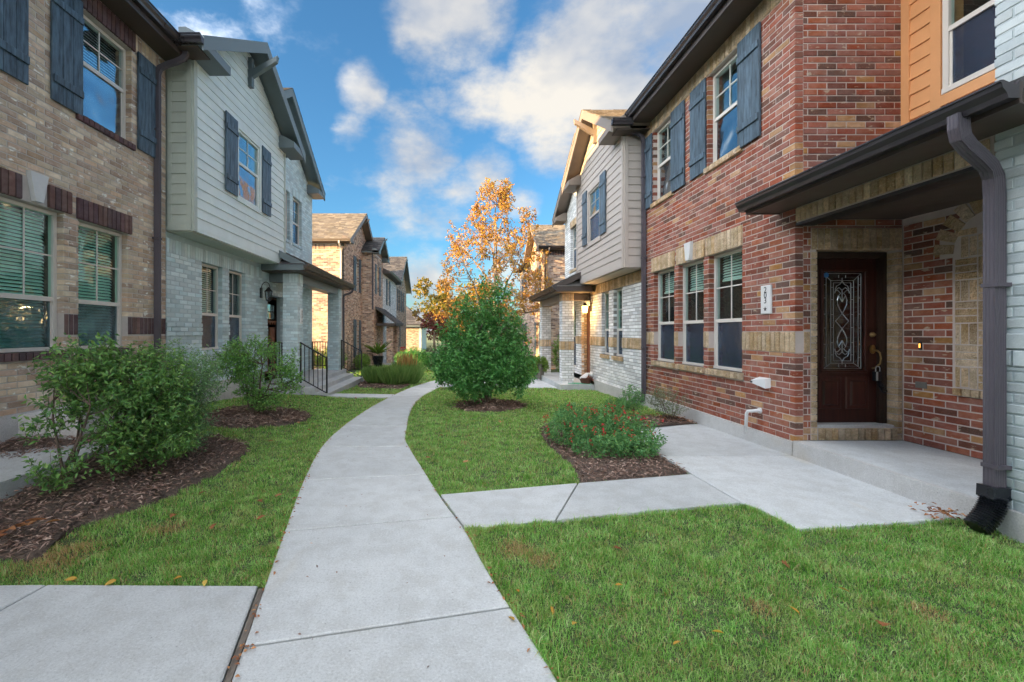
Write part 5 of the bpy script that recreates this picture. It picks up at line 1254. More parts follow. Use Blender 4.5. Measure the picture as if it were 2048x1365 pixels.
# ------------------------------------------------------------------ further along, right row
Fh = House('brick_townhouse', 'far tan brick townhouse behind the autumn tree on the right', 'house', (9, 26, -.4))
f5 = ('y', 23, -1); f6 = ('x', 4.6, -1)
Fh.bricks(f5, courses(4.71, 12, -.4, 5.6, []), 'brick_brown'); Fh.bricks(f5, soldiers(4.71, 12, 5.62, 5.9), 'brick_dark', .004)
def limF(z):
    if z < 6.0: return (23, 27.5)
    h = (z - 6.0) / .7; return (22.9 + h, 27.6 - h)
wv = [(24.4, 25.3, 3.7, 5.2), (24.4, 25.3, .3, 2.1), (29.5, 30.4, 3.7, 5.2), (29.5, 30.4, .3, 2.1)]
Fh.bricks(f6, courses(23, 32, -.4, 7.6, wv, lim=lambda z: limF(z) if z > 6 else (23, 32)), 'brick_brown')
Fh.core(f5, 4.81, 12, -.4, 6.0, [], 'mortar_tan'); Fh.core(f6, 23, 32, -.4, 6.0, wv, 'mortar_tan')
MB().prism(f6, [(23, 6.001), (27.5, 6.001), (25.25, 7.55)], -.2, -.009).build('wall', 'mortar_tan', Fh.root)
for o in wv: Fh.window(f6, *o, (o[2] + o[3]) / 2, glass='glass_blue', room=False); Fh.shutter(f6, o[0] - .5, o[0] - .05, o[2] - .05, o[3] + .05); Fh.shutter(f6, o[1] + .05, o[1] + .5, o[2] - .05, o[3] + .05)
Fh.gable(4.2, 12.4, 22.65, 27.85, 6.02, .68, .1, 'fascia_taupe', 'fascia_taupe', 'shingle_tan', -1)
Fh.eave_return(4.61, 4.2, 22.65, 23.4, 5.9, .13, 'fascia_taupe', 'fascia_taupe')
Fh.bracket(4.6, -1, 25.25, 7.6, 'fascia_taupe', .9)
MB().wbox(4.21, 12.4, 22.66, 23, 5.86, 5.885).build('soffit', 'soffit_brown', Fh.root)
Fh.gutter(22.65, 4.2, 12.4, 5.92, -1, 'gutter', axis='y')
Fh.spout([(4.75, 22.58, 5.95), (4.75, 22.58, 5.8), (4.75, 22.7, 5.7), (4.75, 22.88, 5.6), (4.75, 22.93, 5.5), (4.75, 22.93, -.3)], .09, .07, 'fascia_taupe', up=(1, 0, 0))
MB().prism(('y', 32, 1), [(4.2, 6.02), (8, 8.0), (12, 6.02), (12, 5.9), (4.2, 5.9)], -4.2, 0).build('roof', 'shingle', Fh.root)
shell(Fh, 4.6, 12, 23, 32, -.5, 6.0, 'mortar_tan', ('b', '1'))
Fh.finish(0)

# ------------------------------------------------------------------ plants
def rv(n): return unit(rng.normal(0, 1, (n, 3)))
def plant(name, label, cat, base, stems, blobs, ntwig, per, L, Wd, mat, tl=(.12, .28), bark='bark', up=.5, out=.8, limbs=60, group=None, shellp=.55, leafup=.6, tk=None):
    t = thing(name, label, cat, base, group)
    tb = MB(); nodes = []
    for pts, r0, r1 in stems:
        P = [Vector(p) for p in pts]; k = len(P)
        tb.tube([tuple(p) for p in P], [r0 + (r1 - r0) * i / (k - 1) for i in range(k)], 7)
        for i in range(k - 1):
            for f in (0, .5): nodes.append(P[i].lerp(P[i + 1], f))
        nodes.append(P[-1])
    BL = np.array([b_[:6] for b_ in blobs], float)
    vol = BL[:, 3] * BL[:, 4] * BL[:, 5]; w = vol ** .8
    w = w * np.array([b_[6] if len(b_) > 6 else 1.0 for b_ in blobs])
    pick = rng.choice(len(BL), ntwig, p=w / w.sum())
    d = rv(ntwig); rr = rng.uniform(0, 1, ntwig) ** (1 / 3 if shellp < .3 else .22)
    off = d * BL[pick, 3:6] * rr[:, None]; Pt = BL[pick, :3] + off
    gz = G(Pt[:, 0], Pt[:, 1]) + .04; Pt[:, 2] = np.maximum(Pt[:, 2], gz)
    dr = unit(unit(off) * out + rv(ntwig) * .55 + np.array([0, 0, up]))
    ln = rng.uniform(tl[0], tl[1], ntwig)
    S = Pt - dr * ln[:, None] * .6
    # twigs
    N = np.array([tuple(n) for n in nodes])
    order = rng.permutation(ntwig)
    for i in order[:limbs]:
        s = Vector(S[i]); dd = np.linalg.norm(N - S[i], axis=1) + np.maximum(0, N[:, 2] - S[i, 2] + .05) * 2; n0 = Vector(N[int(np.argmin(dd))])
        m_ = n0.lerp(s, .5) + Vector((0, 0, -.06 * (s - n0).length)) + Vector(rng.normal(0, .03, 3)) * (s - n0).length
        r_ = min(stems[0][2] * .8, .02)
        tb.tube([tuple(n0), tuple(m_), tuple(s), tuple(Pt[i] + dr[i] * ln[i] * .4)], [r_, r_ * .75, r_ * .5, r_ * .25], 5)
    for i in order[limbs:limbs + 420]:
        r_ = min(.006, stems[0][2] * .3); tb.tube([tuple(S[i]), tuple(S[i] + dr[i] * ln[i])], [r_, r_ * .5], 3)
    tb.build('trunk', bark, t, kind=tk)
    f = (np.arange(per) + .4) / per
    f = np.repeat(f[None], ntwig, 0) + rng.normal(0, .06, (ntwig, per))
    P = S[:, None] + dr[:, None] * (ln[:, None] * f)[..., None]
    side = unit(np.cross(np.repeat(dr[:, None], per, 1), rv(ntwig * per).reshape(ntwig, per, 3)))
    D = unit(np.repeat(dr[:, None], per, 1) * .55 + side * .9 + np.array([0, 0, -.1]))
    Nn = rv(ntwig * per).reshape(ntwig, per, 3) * .7 + np.array([0, 0, leafup])
    n = ntwig * per
    sz = rng.uniform(.65, 1.2, n)
    if isinstance(mat, str): leafmesh('crown', P.reshape(-1, 3), D.reshape(-1, 3), Nn.reshape(-1, 3), L * sz, Wd * sz, mat, t)
    else:
        P, D, Nn = P.reshape(-1, 3), D.reshape(-1, 3), Nn.reshape(-1, 3); cut = mat[2](P)
        leafmesh('crown', P[cut], D[cut], Nn[cut], (L * sz)[cut], (Wd * sz)[cut], mat[0], t); leafmesh('crown', P[~cut], D[~cut], Nn[~cut], (L * sz)[~cut], (Wd * sz)[~cut], mat[1], t)
    return t
def stem(b, tip, r0, r1, k=5, wob=.06):
    b, tip = Vector(b), Vector(tip); L = (tip - b).length
    pts = [b.lerp(tip, i / (k - 1)) + (Vector(rng.normal(0, wob, 3)) * L * (0 if i == 0 else .5)) for i in range(k)]
    return (pts, r0, r1)
def gb(x, y): return (x, y, g1(x, y) - .02)
# left bed: three bushes
b0 = gb(-3.6, 4.0)
plant('bush', 'broad-leaved dark green bush against the left window, nearest the slab', 'bush', b0,
      [stem(b0, (b0[0] + dx, b0[1] + dy, .9), .016, .007) for dx, dy in ((.1, .1), (-.05, .2), (.3, -.1), (.4, .3), (-.1, -.05))],
      [(-3.5, 4.1, 1.18, .30, .34, .28, 1), (-3.2, 4.25, 1.05, .30, .34, .32, 1), (-3.6, 4.0, .88, .18, .22, .22, .8), (-3.25, 4.15, .70, .26, .26, .22, .8), (-3.42, 3.75, .36, .20, .18, .14, .8), (-3.85, 3.95, .66, .14, .16, .08, .5), (-3.2, 4.15, .45, .26, .24, .16, .8)], 620, 13, .058, .023, 'leaf_bush', (.14, .34), limbs=90, up=.8)
b0 = gb(-3.27, 4.25)
plant('bush', 'dense dark green bush in the middle of the left mulch bed', 'bush', b0,
      [stem(b0, (b0[0] + dx, b0[1] + dy, .8), .015, .006) for dx, dy in ((.1, .1), (-.2, .2), (.2, .1), (.1, .3))],
      [(-3.1, 4.5, 1.05, .30, .34, .32, 1), (-3.05, 4.5, .76, .28, .3, .26, 1), (-3.25, 4.4, .55, .24, .26, .16, .7), (-3.0, 4.5, .45, .28, .28, .2, .9)], 640, 13, .050, .019, 'leaf_bush', (.14, .32), limbs=80, up=.8)
b0 = gb(-3.4, 5.05)
plant('bush', 'loose fine-leaved bush at the right end of the left mulch bed', 'bush', b0,
      [stem(b0, (b0[0] + dx, b0[1] + dy, 1.0), .013, .004) for dx, dy in ((.1, .1), (-.2, .2), (.3, -.1), (.35, .2), (.2, .3))],
      [(-3.25, 5.1, 1.05, .34, .36, .34, 1), (-3.08, 5.15, .85, .26, .3, .36, .7), (-3.3, 5.05, .66, .32, .34, .24, 1), (-3.1, 5.1, .5, .2, .24, .18, .6), (-2.9, 5.15, 1.0, .1, .12, .2, .6), (-3.15, 5.05, .38, .28, .26, .16, .8)], 720, 13, .042, .012, 'leaf_wispy', (.16, .38), limbs=90, up=.8)
b0 = gb(-3.55, 7.5)
plant('small_tree', 'small multi-stem green shrub in its own mulch ring before the grey house', 'shrub', b0,
      [stem(b0, (b0[0] + dx, b0[1] + dy, 1.0), .022, .009) for dx, dy in ((.0, .1), (-.2, .2), (.2, -.1), (.45, .1))],
      [(-3.62, 7.5, 1.22, .50, .45, .22), (-3.85, 7.5, .98, .36, .4, .22), (-3.6, 7.5, .72, .28, .3, .35), (-3.05, 7.55, .92, .26, .26, .20), (-2.9, 7.55, .70, .2, .24, .24), (-3.3, 7.5, .42, .3, .3, .2), (-2.85, 7.5, 1.12, .09, .1, .16, .8)], 560, 13, .056, .020, 'leaf_small', (.14, .32), limbs=80)
# middle: round green shrub on the lawn
b0 = gb(.66, 9.75)
SHOOTS = []
for i in range(34):
    a = rng.uniform(0, 2 * math.pi); z = rng.uniform(.35, 2.5); r_ = np.interp(z, [.3, .8, 1.4, 2.0, 2.6], [.95, 1.08, .95, .68, .42]) * rng.uniform(.9, 1.1)
    SHOOTS.append((.62 + r_ * math.cos(a), 9.8 + r_ * math.sin(a) * .9, z, .10, .10, .16, 1.4))
plant('green_shrub', 'large round dark green shrub on the lawn right of the walk', 'shrub', b0,
      [stem(b0, (b0[0] + dx, b0[1] + dy, 1.6), .03, .01) for dx, dy in ((.0, .1), (-.4, .2), (.4, -.1), (.2, .4), (-.2, -.3), (.6, .2))],
      [(.62, 9.8, 1.05, .90, .85, .66, .8), (.60, 9.8, .62, 1.02, .9, .44, .8), (.95, 9.65, .85, .66, .7, .50), (.15, 9.7, .85, .60, .7, .48), (.15, 9.8, 1.55, .56, .5, .42, .9), (1.0, 9.8, 1.60, .54, .5, .42, .9),
       (.58, 9.8, 2.0, .50, .45, .38, .6), (.92, 9.8, 2.42, .22, .25, .42, .5), (.02, 9.8, 2.2, .18, .2, .40, .4), (-.22, 9.75, 1.55, .22, .25, .28, .5), (-.35, 9.7, .80, .30, .4, .36, .8), (1.35, 9.7, 1.05, .26, .35, .36, .8), (1.3, 9.7, .55, .30, .4, .26, .8), (1.15, 9.75, 1.6, .2, .2, .26, .5), (.35, 9.5, .30, .5, .4, .2, .7), (.55, 9.8, 2.65, .1, .1, .22, .6)] + SHOOTS, 2500, 12, .078, .036, 'leaf_tree', (.18, .46), limbs=150, out=.9)
# autumn tree beyond it
tx, ty = 1.85, 22.0
bl = []
for i in range(300):
    z = 1.6 + 7.3 * rng.uniform(0, 1) ** 1.05; R_ = np.interp(z, [2, 3.5, 5, 6.5, 8, 9], [2.7, 3.0, 2.8, 2.25, 1.5, .5])
    a = rng.uniform(0, 2 * math.pi); r_ = R_ * math.sqrt(rng.uniform(.03, 1)); k = rng.uniform(.12, .34)
    bl.append((tx + r_ * math.cos(a), ty + r_ * math.sin(a), z + .25 * r_ * rng.uniform(-1, 1), k, k, k * 1.3))
b0 = gb(tx, ty)
plant('autumn_tree', 'tall orange and gold autumn tree behind the green shrub', 'tree', b0,
      [stem(b0, (tx + .1, ty, 8.6), .11, .02, 9, .015)] + [stem((tx, ty, z), (tx + 2.2 * s_ * math.cos(a), ty + 2.2 * s_ * math.sin(a), z + 2.2 * s_ + .5), .05, .012, 5, .05) for z, a, s_ in [(1.5, .3, 1), (1.8, 2.2, 1), (2.0, 4.0, 1), (2.6, 5.3, 1), (3.2, 1.2, .9), (3.8, 3.1, .8), (4.4, 0, .8), (4.8, 4.6, .7), (5.5, 2.1, .6), (6.2, 5.6, .45)]],
      bl, 2050, 8, .125, .068, 'leaf_autumn', (.14, .38), 'bark_pale', limbs=230, up=.3)
# red salvia in the right-hand bed
b0 = gb(1.95, 5.9)
sal = plant('salvia_bush', 'low spreading salvia with red flowers in the right mulch bed', 'bush', b0,
      [stem(b0, (b0[0] + dx, b0[1] + dy, .3), .008, .004, 4) for dx, dy in ((.3, .1), (-.4, .2), (.5, -.1), (-.2, -.3), (.1, .4))],
      [(1.95, 5.85, .22, .52, .55, .24), (1.55, 6.05, .20, .32, .45, .22), (2.35, 5.75, .20, .34, .42, .20), (1.75, 5.4, .16, .36, .3, .16), (2.25, 6.2, .28, .36, .4, .22), (2.15, 5.35, .16, .34, .26, .16), (1.75, 6.3, .30, .36, .4, .20)], 1250, 12, .042, .017, 'leaf_sage', (.10, .20), limbs=50, up=.9)
PF, DF, NF = [], [], []; sb = MB()
for i in range(74):
    a = rng.uniform(0, 2 * math.pi); r_ = math.sqrt(rng.uniform(0, 1)); x = 1.95 + .72 * r_ * math.cos(a); y = 5.85 + .72 * r_ * math.sin(a)
    zt_ = .36 + .30 * rng.uniform(.2, 1) - .18 * r_
    p0 = Vector((x, y, zt_ - .22)); p1 = Vector((x + rng.normal(0, .06), y + rng.normal(0, .06), zt_))
    sb.tube([tuple(p0), tuple(p1)], [.003, .0018], 3)
    for k in range(int(rng.integers(4, 9))):
        PF.append(tuple(p0.lerp(p1, rng.uniform(.62, 1.03)))); v = rv(1)[0]; DF.append((v[0], v[1], v[2] * .4 - .1)); NF.append((0, 0, 1))
sb.build('flower_stalks', 'leaf_sage', sal, kind='stuff')
leafmesh('flowers', np.array(PF), np.array(DF), np.array(NF) + rv(len(PF)) * .4, .034, .024, 'petal', sal, 'stuff')
b0 = gb(3.0, 7.75)
plant('salvia_bush', 'small upright salvia clump by the downspout foot', 'bush', gb(3.35, 8.3), [stem(gb(3.35, 8.3), (3.35, 8.35, .35), .006, .003, 4)], [(3.35, 8.35, .28, .22, .25, .22), (3.0, 8.1, .18, .25, .25, .14)], 220, 11, .045, .018, 'leaf_sage', (.1, .2), limbs=25, up=1)
b0 = gb(3.85, 7.85)
plant('sparse_shrub', 'thin twiggy grey-green shrub against the red wall foundation', 'shrub', b0, [stem(b0, (b0[0] + dx, b0[1] + dy, .42), .007, .003, 5) for dx, dy in ((.1, .1), (-.25, .15), (.05, -.2), (-.1, .35), (-.3, -.15))],
      [(3.8, 7.85, .30, .32, .38, .24), (3.7, 8.05, .36, .2, .2, .2)], 230, 7, .036, .014, 'leaf_grey', (.1, .2), limbs=70, up=.8)
# small plants
def rosette(name, label, cat, base, n, L, Wd, mat, tilt=.9, group=None, bmat=None):
    t = thing(name, label, cat, base, group); a = rng.uniform(0, 2 * math.pi, n); e_ = rng.uniform(.35, tilt, n)
    D = np.column_stack([np.cos(a), np.sin(a), e_]); leafmesh('leaves', np.repeat([base], n, 0) + rng.normal(0, .01, (n, 3)) * [1, 1, 0], D, np.column_stack([-np.cos(a) * e_, -np.sin(a) * e_, np.ones(n)]), L * rng.uniform(.7, 1.2, n), Wd, mat, t)
    return t
rosette('weed', 'small bright green weed in the left mulch', 'weed', gb(-2.98, 4.35)[:2] + (.07,), 9, .13, .035, 'leaf_small')
def clump(name, label, base, n, h, spread, mat, group=None, plume=0):
    t = thing(name, label, 'grass clump', base, group)
    a = rng.uniform(0, 2 * math.pi, n); r_ = spread * np.sqrt(rng.uniform(0, 1, n)); P = np.column_stack([base[0] + r_ * np.cos(a), base[1] + r_ * np.sin(a), np.full(n, base[2])])
    D = np.column_stack([np.cos(a) * rng.uniform(.1, .9, n), np.sin(a) * rng.uniform(.1, .9, n), np.ones(n)])
    leafmesh('blades', P, D, np.column_stack([np.cos(a), np.sin(a), -np.ones(n) * .3]) + rng.normal(0, .5, (n, 3)), h * rng.uniform(.5, 1.1, n), .022, mat, t)
    if plume:
        m_ = plume; a = rng.uniform(0, 2 * math.pi, m_); leafmesh('plumes', P[:m_] + [0, 0, h * .4], np.column_stack([np.cos(a) * .35, np.sin(a) * .35, np.ones(m_)]), np.column_stack([np.cos(a), np.sin(a), np.zeros(m_)]), h * 1.0, .02, 'straw', t)
for x, y, nm in ((-2.75, 15.1, 'nearest the stair rail'), (-2.1, 14.7, 'in the middle of the row'), (-1.75, 15.1, 'beside the walk')):
    clump('grass_clump', 'feathery green grass clump %s past the left steps' % nm, (x, y, g1(x, y) + .03), 1500, .62, .36, 'tallgrass', 'grass clumps past the left steps', 0)
clump('grass_clump', 'straw-plumed grass clump behind the green clumps on the left', (-2.0, 17.0, g1(-2, 17)), 900, .75, .35, 'tallgrass', None, 90)
def mound(name, label, cat, x, y, rx, ry, h, n, L, Wd, mat, group=None, z0=None):
    z = g1(x, y) if z0 is None else z0
    return plant(name, label, cat, (x, y, z), [stem((x, y, z), (x, y, z + h * .6), .02, .01, 4)], [(x, y, z + h * .5, rx, ry, h * .5), (x + rx * .3, y - ry * .2, z + h * .6, rx * .6, ry * .6, h * .4), (x - rx * .4, y, z + h * .45, rx * .6, ry * .6, h * .4)], n, 10, L, Wd, mat, (.12, .24), limbs=20, group=group)
mound('shrub', 'dark green mounded shrub beyond the grass clumps on the left', 'shrub', -2.2, 21.5, .9, .9, 1.15, 520, .09, .04, 'leaf_tree')
mound('shrub', 'grey-green mounded shrub at the bend of the walk', 'shrub', -1.1, 24.5, 1.0, .9, 1.25, 460, .1, .045, 'leaf_grey')
for i, x in enumerate((-5.9, -7.0, -8.2)):
    mound('hedge', ['sunlit clipped hedge nearest the corner of the golden wall', 'sunlit clipped hedge in the middle of the golden wall', 'clipped hedge at the back of the golden wall'][i], 'hedge', x, 20.6, .65, .45, 1.25, 420, .07, .035, 'leaf_hedge')
mound('hedge', 'low hedge against the brown townhouse front behind the far stair rail', 'hedge', -5.1, 23.3, .35, 1.2, .8, 300, .08, .04, 'leaf_hedge')
mound('shrub', 'sunny low shrub at the foot of the far right house', 'shrub', 3.4, 21.0, .7, .6, .8, 320, .09, .04, 'leaf_hedge')
mound('shrub', 'sunny shrub seen between the white porch columns', 'shrub', 5.0, 20.4, .55, .5, 1.9, 300, .09, .04, 'leaf_hedge')
# palm in a dark pot before the brown porch
t = rosette('potted_palm', 'bright green palm in a dark pot before the brown porch', 'palm', (-4.55, 24.9, .30), 34, 1.0, .10, 'leaf_hedge', 1.3)
MB().lathe((-4.55, 24.9, g1(-4.55, 24.9)), [(.2, 0), (.28, .35), (.33, .62), (.28, .6)], 12).build('pot', 'boot', t)
t = thing('red_planter', 'red flower pot beyond the brown porch post', 'planter', (-3.35, 26.8, g1(-3.35, 26.8)))
MB().lathe((-3.35, 26.8, g1(-3.35, 26.8)), [(.18, 0), (.26, .3), (.3, .55), (.25, .5)], 10).build('pot', m_paint('red_glaze', srgb(150, 40, 48), .4), t)
leafmesh('flowers', np.array([(-3.35, 26.8, .3)] * 90) + rng.normal(0, .16, (90, 3)), rv(90), rv(90) + [0, 0, 1], .12, .08, 'petal', t, 'stuff')
# white porch planter
t = plant('porch_planter', 'grey planter with trailing green plants at the far white column', 'planter', (3.05, 16.4, -.06), [stem((3.05, 16.4, .25), (3.05, 16.4, .5), .02, .01, 3)], [(3.05, 16.4, .50, .30, .28, .14), (2.88, 16.3, .25, .12, .2, .28), (3.28, 16.3, .30, .1, .2, .22)], 260, 10, .06, .03, 'leaf_hedge', (.08, .16), limbs=10, tk='stuff')
MB().lathe((3.08, 16.45, -.2), [(.17, 0), (.24, .6), (.24, .63), (.2, .6)], 4).build('pot', 'planter', t)
# far trees at the end of the walk
def fartree(label, x, y, h, w_, mat, n, L=.25, name='tree'):
    bl = [(x + rng.normal(0, w_ * .4), y + rng.normal(0, w_ * .4), h * rng.uniform(.35, .95), w_ * .28, w_ * .28, h * .1) for i in range(30)]
    plant(name, label, 'tree', (x, y, -.6), [stem((x, y, -.6), (x, y, h * .85), .14, .03, 6, .02)], bl, n, 7, L, L * .55, mat, (.3, .6), 'bark_pale', limbs=50, up=.3)
fartree('small dark red-leaved tree at the end of the walk', -1.75, 33, 3.0, 1.1, 'leaf_red', 170, .17)
fartree('loose green tree against the sky at the end of the walk', -3.4, 62, 9.0, 3.6, 'leaf_turning', 380, .42)
fartree('dark green rounded tree beside the low far house', -1.2, 44, 2.9, 2.4, 'leaf_tree', 500, .26)
fartree('gold-leaved tree far down the walk', -.2, 40, 4.6, 2.6, 'leaf_autumn', 420, .3)
fartree('tall green tree behind the far right house', 3.0, 58, 8.0, 4.0, 'leaf_turning', 420, .45)

# ------------------------------------------------------------------ lawn grass
PATH = [tuple(p) for p in cL] + [tuple(p) for p in cR[::-1]]
NOGO = [PATH, [(xr(4.13), 4.14), (xr(3.42), 3.41), (.80, 3.565), (2.57, 3.93), (2.64, 3.80), (2.66, 3.40), (3.4, 3.49), (4.3, 3.61), (4.3, 7.54), (2.55, 7.54), (2.54, 4.735), (1.22, 4.45)],
        [(-1.2, 2.655), (-4.7, 2.66), (-4.7, .5), (-.7, .5), (-1.0, 1.75)], [(-3.4, 11.14), (-1.7, 11.29), (-1.7, 12.01), (-3.4, 11.91)], [(xr(14.0), 14.2), (3.3, 13.8), (3.3, 17.4), (xr(16.8), 16.4)],
        Q1, Q2, Q3, Q4, Q5, [(-6, 11.2), (-3.39, 11.2), (-3.39, 16.2), (-6, 16.2)], [(3.1, 13.3), (5, 13.3), (5, 17.5), (3.1, 17.5)], [(-5.1, 1), (-3.75, 1), (-3.75, 5), (-5.1, 5)]]
NOGO.append([(-1.35, 2.66), (xl(2.66) + .02, 2.66), (xl(.5) + .02, .5), (-1.35, .5)])
DRY = [(.42, 3.12, .13), (.58, 2.98, .10), (-2.75, 3.0, .22), (-2.3, 3.45, .14), (2.62, 2.42, .09), (.1, 6.2, .07), (1.7, 2.45, .07)]
PTS, HH, WW = [], [], []
for y0, y1, den, h, w_ in ((1.3, 2.2, 20000, .040, .0030), (2.2, 3.2, 16000, .040, .0033), (3.2, 4.5, 11000, .040, .0038), (4.5, 6.5, 6500, .042, .0050), (6.5, 9, 3600, .042, .0072), (9, 13, 1700, .045, .011), (13, 20, 600, .05, .018), (20, 34, 130, .07, .035)):
    xa, xb = max(-5.0, -1.08 * y1 - .5), min(4.2, 1.34 * y1 + .5)
    n = int((xb - xa) * (y1 - y0) * den); p = np.column_stack([rng.uniform(xa, xb, n), rng.uniform(y0, y1, n)])
    ok = np.ones(n, bool)
    for P in NOGO: ok &= ~inpoly(P, p[:, 0], p[:, 1])
    p = p[ok]; PTS.append(p); HH.append(np.full(len(p), h)); WW.append(np.full(len(p), w_))
# ragged growth leaning over the edges of the walk
m_ = 9000; yy = 1.3 + 12 * rng.uniform(0, 1, m_) ** 1.6; sd_ = rng.uniform(0, 1, m_) < .5
ex_ = np.where(sd_, np.interp(yy, cL[:, 1], cL[:, 0]) - np.abs(rng.normal(0, .025, m_)), np.interp(yy, cR[:, 1], cR[:, 0]) + np.abs(rng.normal(0, .025, m_)))
q_ = np.column_stack([ex_, yy])
q2 = []
for (xa, ya), (xb, yb) in (((.06, 3.40), (.80, 3.56)), ((.80, 3.56), (2.57, 3.925)), ((2.57, 3.925), (2.65, 3.40)), ((2.66, 3.40), (4.2, 3.60)), ((-.18, 4.15), (1.25, 4.46)), ((-4, 2.665), (-1.2, 2.665))):
    t_ = rng.uniform(0, 1, 1100); q2.append(np.column_stack([xa + (xb - xa) * t_, ya + (yb - ya) * t_]) + rng.normal(0, .014, (1100, 2)))
q_ = np.concatenate([q_] + q2); ok = np.ones(len(q_), bool)
for P in NOGO: ok &= ~inpoly(P, q_[:, 0], q_[:, 1])
q_ = q_[ok]; PTS.append(q_); HH.append(.052 * rng.uniform(.6, 1.3, len(q_))); WW.append(np.full(len(q_), .0042))
p = np.concatenate(PTS); h = np.concatenate(HH); w_ = np.concatenate(WW)
dry = np.zeros(len(p))
for x, y, r in DRY: dry = np.maximum(dry, np.clip(1.5 - np.hypot(p[:, 0] - x, (p[:, 1] - y)) / r, 0, 1))
isd = rng.uniform(0, 1, len(p)) < dry * .6 + .10
def blades(name, p, h, w_, mat, lay):
    n = len(p); a = rng.uniform(0, 2 * math.pi, n); cl_ = np.sin(p[:, 0] * 13 + 3 * np.sin(p[:, 1] * 5.1)) * np.sin(p[:, 1] * 14 + 3 * np.sin(p[:, 0] * 4.3)); hh = h * rng.uniform(.5, 1.4, n) * (.85 + .28 * cl_); hh[rng.uniform(0, 1, n) < .02] *= 1.6
    b = np.column_stack([p, G(p[:, 0], p[:, 1]) - .020 + .012 * np.sin(p[:, 0] * 9.1 + 2 * np.sin(p[:, 1] * 7)) * np.sin(p[:, 1] * 8.3 + np.sin(p[:, 0] * 11))]); dx = np.column_stack([np.cos(a), np.sin(a), np.zeros(n)])
    a2 = rng.uniform(0, 2 * math.pi, n); le = rng.uniform(.15, lay, n); ld = np.column_stack([np.cos(a2), np.sin(a2), np.zeros(n)])
    W_ = (w_ * rng.uniform(.7, 1.3, n))[:, None] * .5; H_ = hh[:, None]; up = np.array([0, 0, 1.])
    mid = b + up * H_ * .62 + ld * H_ * le[:, None] * .3; tip = b + up * H_ * (1 - .3 * le[:, None]) + ld * H_ * le[:, None] * 1.0
    V = np.stack([b - dx * W_, b + dx * W_, mid + dx * W_ * .8, mid - dx * W_ * .8, tip], 1).reshape(-1, 3)
    i = np.arange(n)[:, None] * 5; F = np.stack([i + [0, 1, 2], i + [0, 2, 3], i + [3, 2, 4]], 1).reshape(-1, 3)
    return npmesh(name, V, F, mat, kind='stuff')
left = p[:, 0] < np.interp(p[:, 1], cL[:, 1], cL[:, 0]) + .5
near = ~left & (p[:, 1] < np.interp(p[:, 0], [0, 2.6, 4.3], [3.5, 4.0, 4.0]))
for sel in (left, near, ~left & ~near):
    blades('grass', p[sel & ~isd], h[sel & ~isd], w_[sel & ~isd], 'grass', 1.25); blades('dry_grass', p[sel & isd], h[sel & isd], w_[sel & isd], 'grass_dry', 1.5)

# ------------------------------------------------------------------ fallen leaves
def leaf_me(kind, mat):
    if kind == 'oval':
        o = [(0, 0), (.18, .16), (.42, .2), (.72, .13), (1, 0), (.72, -.13), (.42, -.2), (.18, -.16)]
    else:
        o = [(0, .02), (.15, .06), (.12, .24), (.3, .14), (.34, .36), (.52, .16), (.62, .3), (.74, .1), (1, 0), (.74, -.1), (.62, -.3), (.52, -.16), (.34, -.36), (.3, -.14), (.12, -.24), (.15, -.06)]
    n = len(o); v = [(x, y, .10 * math.sin(3 * x) * .6 + abs(y) * .35) for x, y in o] + [(x, y, z - .015) for x, y, z in [(x, y, .10 * math.sin(3 * x) * .6 + abs(y) * .35) for x, y in o]]
    me = bpy.data.meshes.new('fallen_leaf'); me.from_pydata(v, [], [tuple(range(n)), tuple(reversed(range(n, 2 * n)))] + [(i, n + i, n + (i + 1) % n, (i + 1) % n) for i in range(n)])
    me.materials.append(M[mat]); return me
LM = {'y': leaf_me('oval', 'yellow_leaf'), 'd': leaf_me('oak', 'dead'), 't': leaf_me('oval', 'dead')}
def drop(kind, x, y, s, label, group, z=None):
    o = bpy.data.objects.new('fallen_leaf', LM[kind]); C.objects.link(o)
    o.location = (x, y, (g1(x, y) + .028) if z is None else z); o.scale = (s, s, s); o.rotation_euler = (rng.normal(0, .25), rng.normal(0, .25), rng.uniform(0, 6.28))
    tag(o, label, 'leaf', group)
for x, y in ((.30, 2.30), (.36, 2.55), (.52, 2.42), (.62, 2.28), (.95, 2.62), (1.35, 2.2), (1.05, 2.12), (2.3, 2.55), (1.85, 2.35)):
    drop('y', x, y, rng.uniform(.045, .065), 'yellow oval leaf fallen on the near right lawn', 'yellow leaves on the near lawn')
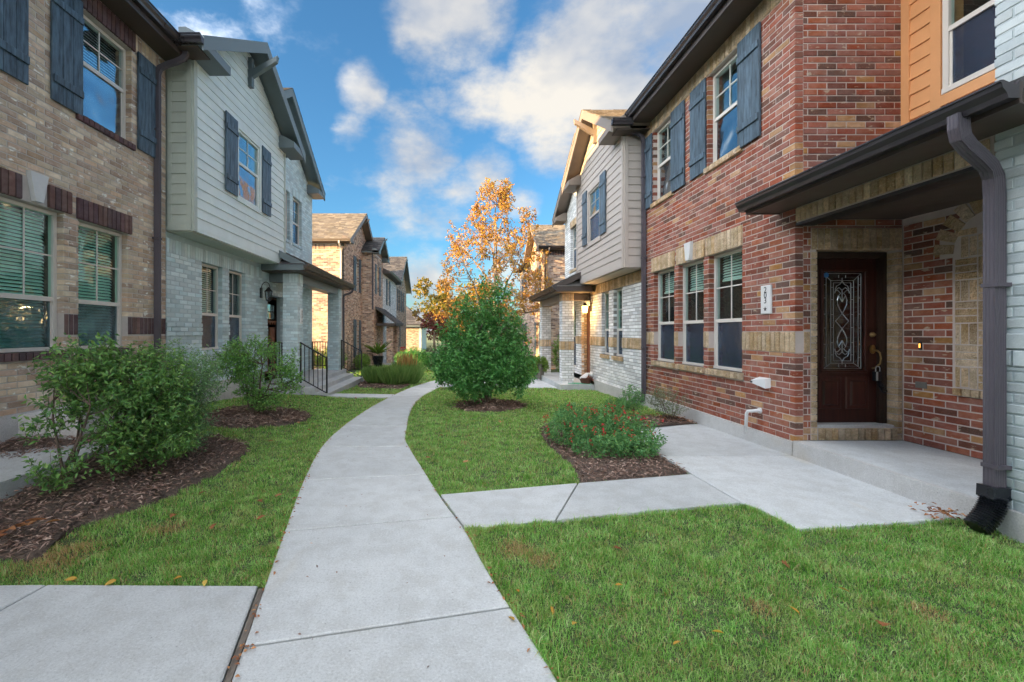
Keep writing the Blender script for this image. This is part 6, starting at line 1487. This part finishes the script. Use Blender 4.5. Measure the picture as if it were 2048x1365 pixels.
for x, y in ((1.1, 3.08), (2.2, 2.25), (2.15, 2.9)): drop('d', x, y, .09, 'curled brown lobed leaf fallen on the near right lawn', 'brown leaves on the near lawn')
for i in range(11):
    y = rng.uniform(3.2, 11); x = xl(y) - rng.uniform(.15, 1.1)
    drop('d', x, y, rng.uniform(.07, .1), 'brown lobed leaf fallen on the left lawn', 'brown leaves on the left lawn')
for i in range(6):
    y = rng.uniform(5, 9.5); x = rng.uniform(-.4, 1.2); drop('d', x, y, rng.uniform(.07, .1), 'brown lobed leaf fallen on the lawn around the round shrub', 'brown leaves round the shrub')
for x in (-2.35, -2.1, -1.75, -1.55): drop('y', x, 2.67 + rng.uniform(0, .02), .07, 'yellow leaf lying along the edge of the near left slab', 'leaves along the left slab')
for i in range(9): drop('t', -2.98 + rng.normal(0, .10) - .18, 3.15 + rng.normal(0, .08), rng.uniform(.09, .14), 'large dry tan leaf heaped on the left mulch by the frame edge', 'dry leaves heaped on the mulch', .13 + rng.uniform(0, .05))
# litter along the walk edges and by the drain boot
def litter(name, P, L, mat):
    P = np.array(P); m_ = len(P); a = rng.uniform(0, 6.28, m_)
    leafmesh(name, P, np.column_stack([np.cos(a), np.sin(a), rng.normal(0, .3, m_)]), rv(m_) * .6 + [0, 0, 1], L * rng.uniform(.5, 1.2, m_), L * .5, mat, kind='stuff')
P = []
for i in range(420):
    y = 1.6 + 12 * rng.uniform(0, 1) ** 1.4; s_ = rng.uniform(0, 1)
    x = xl(y) - rng.normal(.0, .018) if s_ < .6 else xr(y) + rng.normal(0, .018)
    P.append((x, y, g1(x, y) + .016 + rng.uniform(0, .012)))
litter('leaf_litter', P, .03, 'dead')
litter('leaf_litter', [(4.1 - rng.uniform(0, .2), 3.6 + rng.normal(0, .07), .03 + rng.uniform(0, .06)) for i in range(60)], .05, 'dead')
litter('leaf_litter', [(rng.uniform(3.6, 4.15), rng.uniform(7.58, 8.3), -.02 + rng.uniform(0, .03)) for i in range(90)], .05, 'dead')
litter('twig_litter', [(xl(y) + rng.uniform(.1, 1.2), y, g1(0, y) + .016) for y in rng.uniform(1.9, 9, 40)], .022, 'mulch')
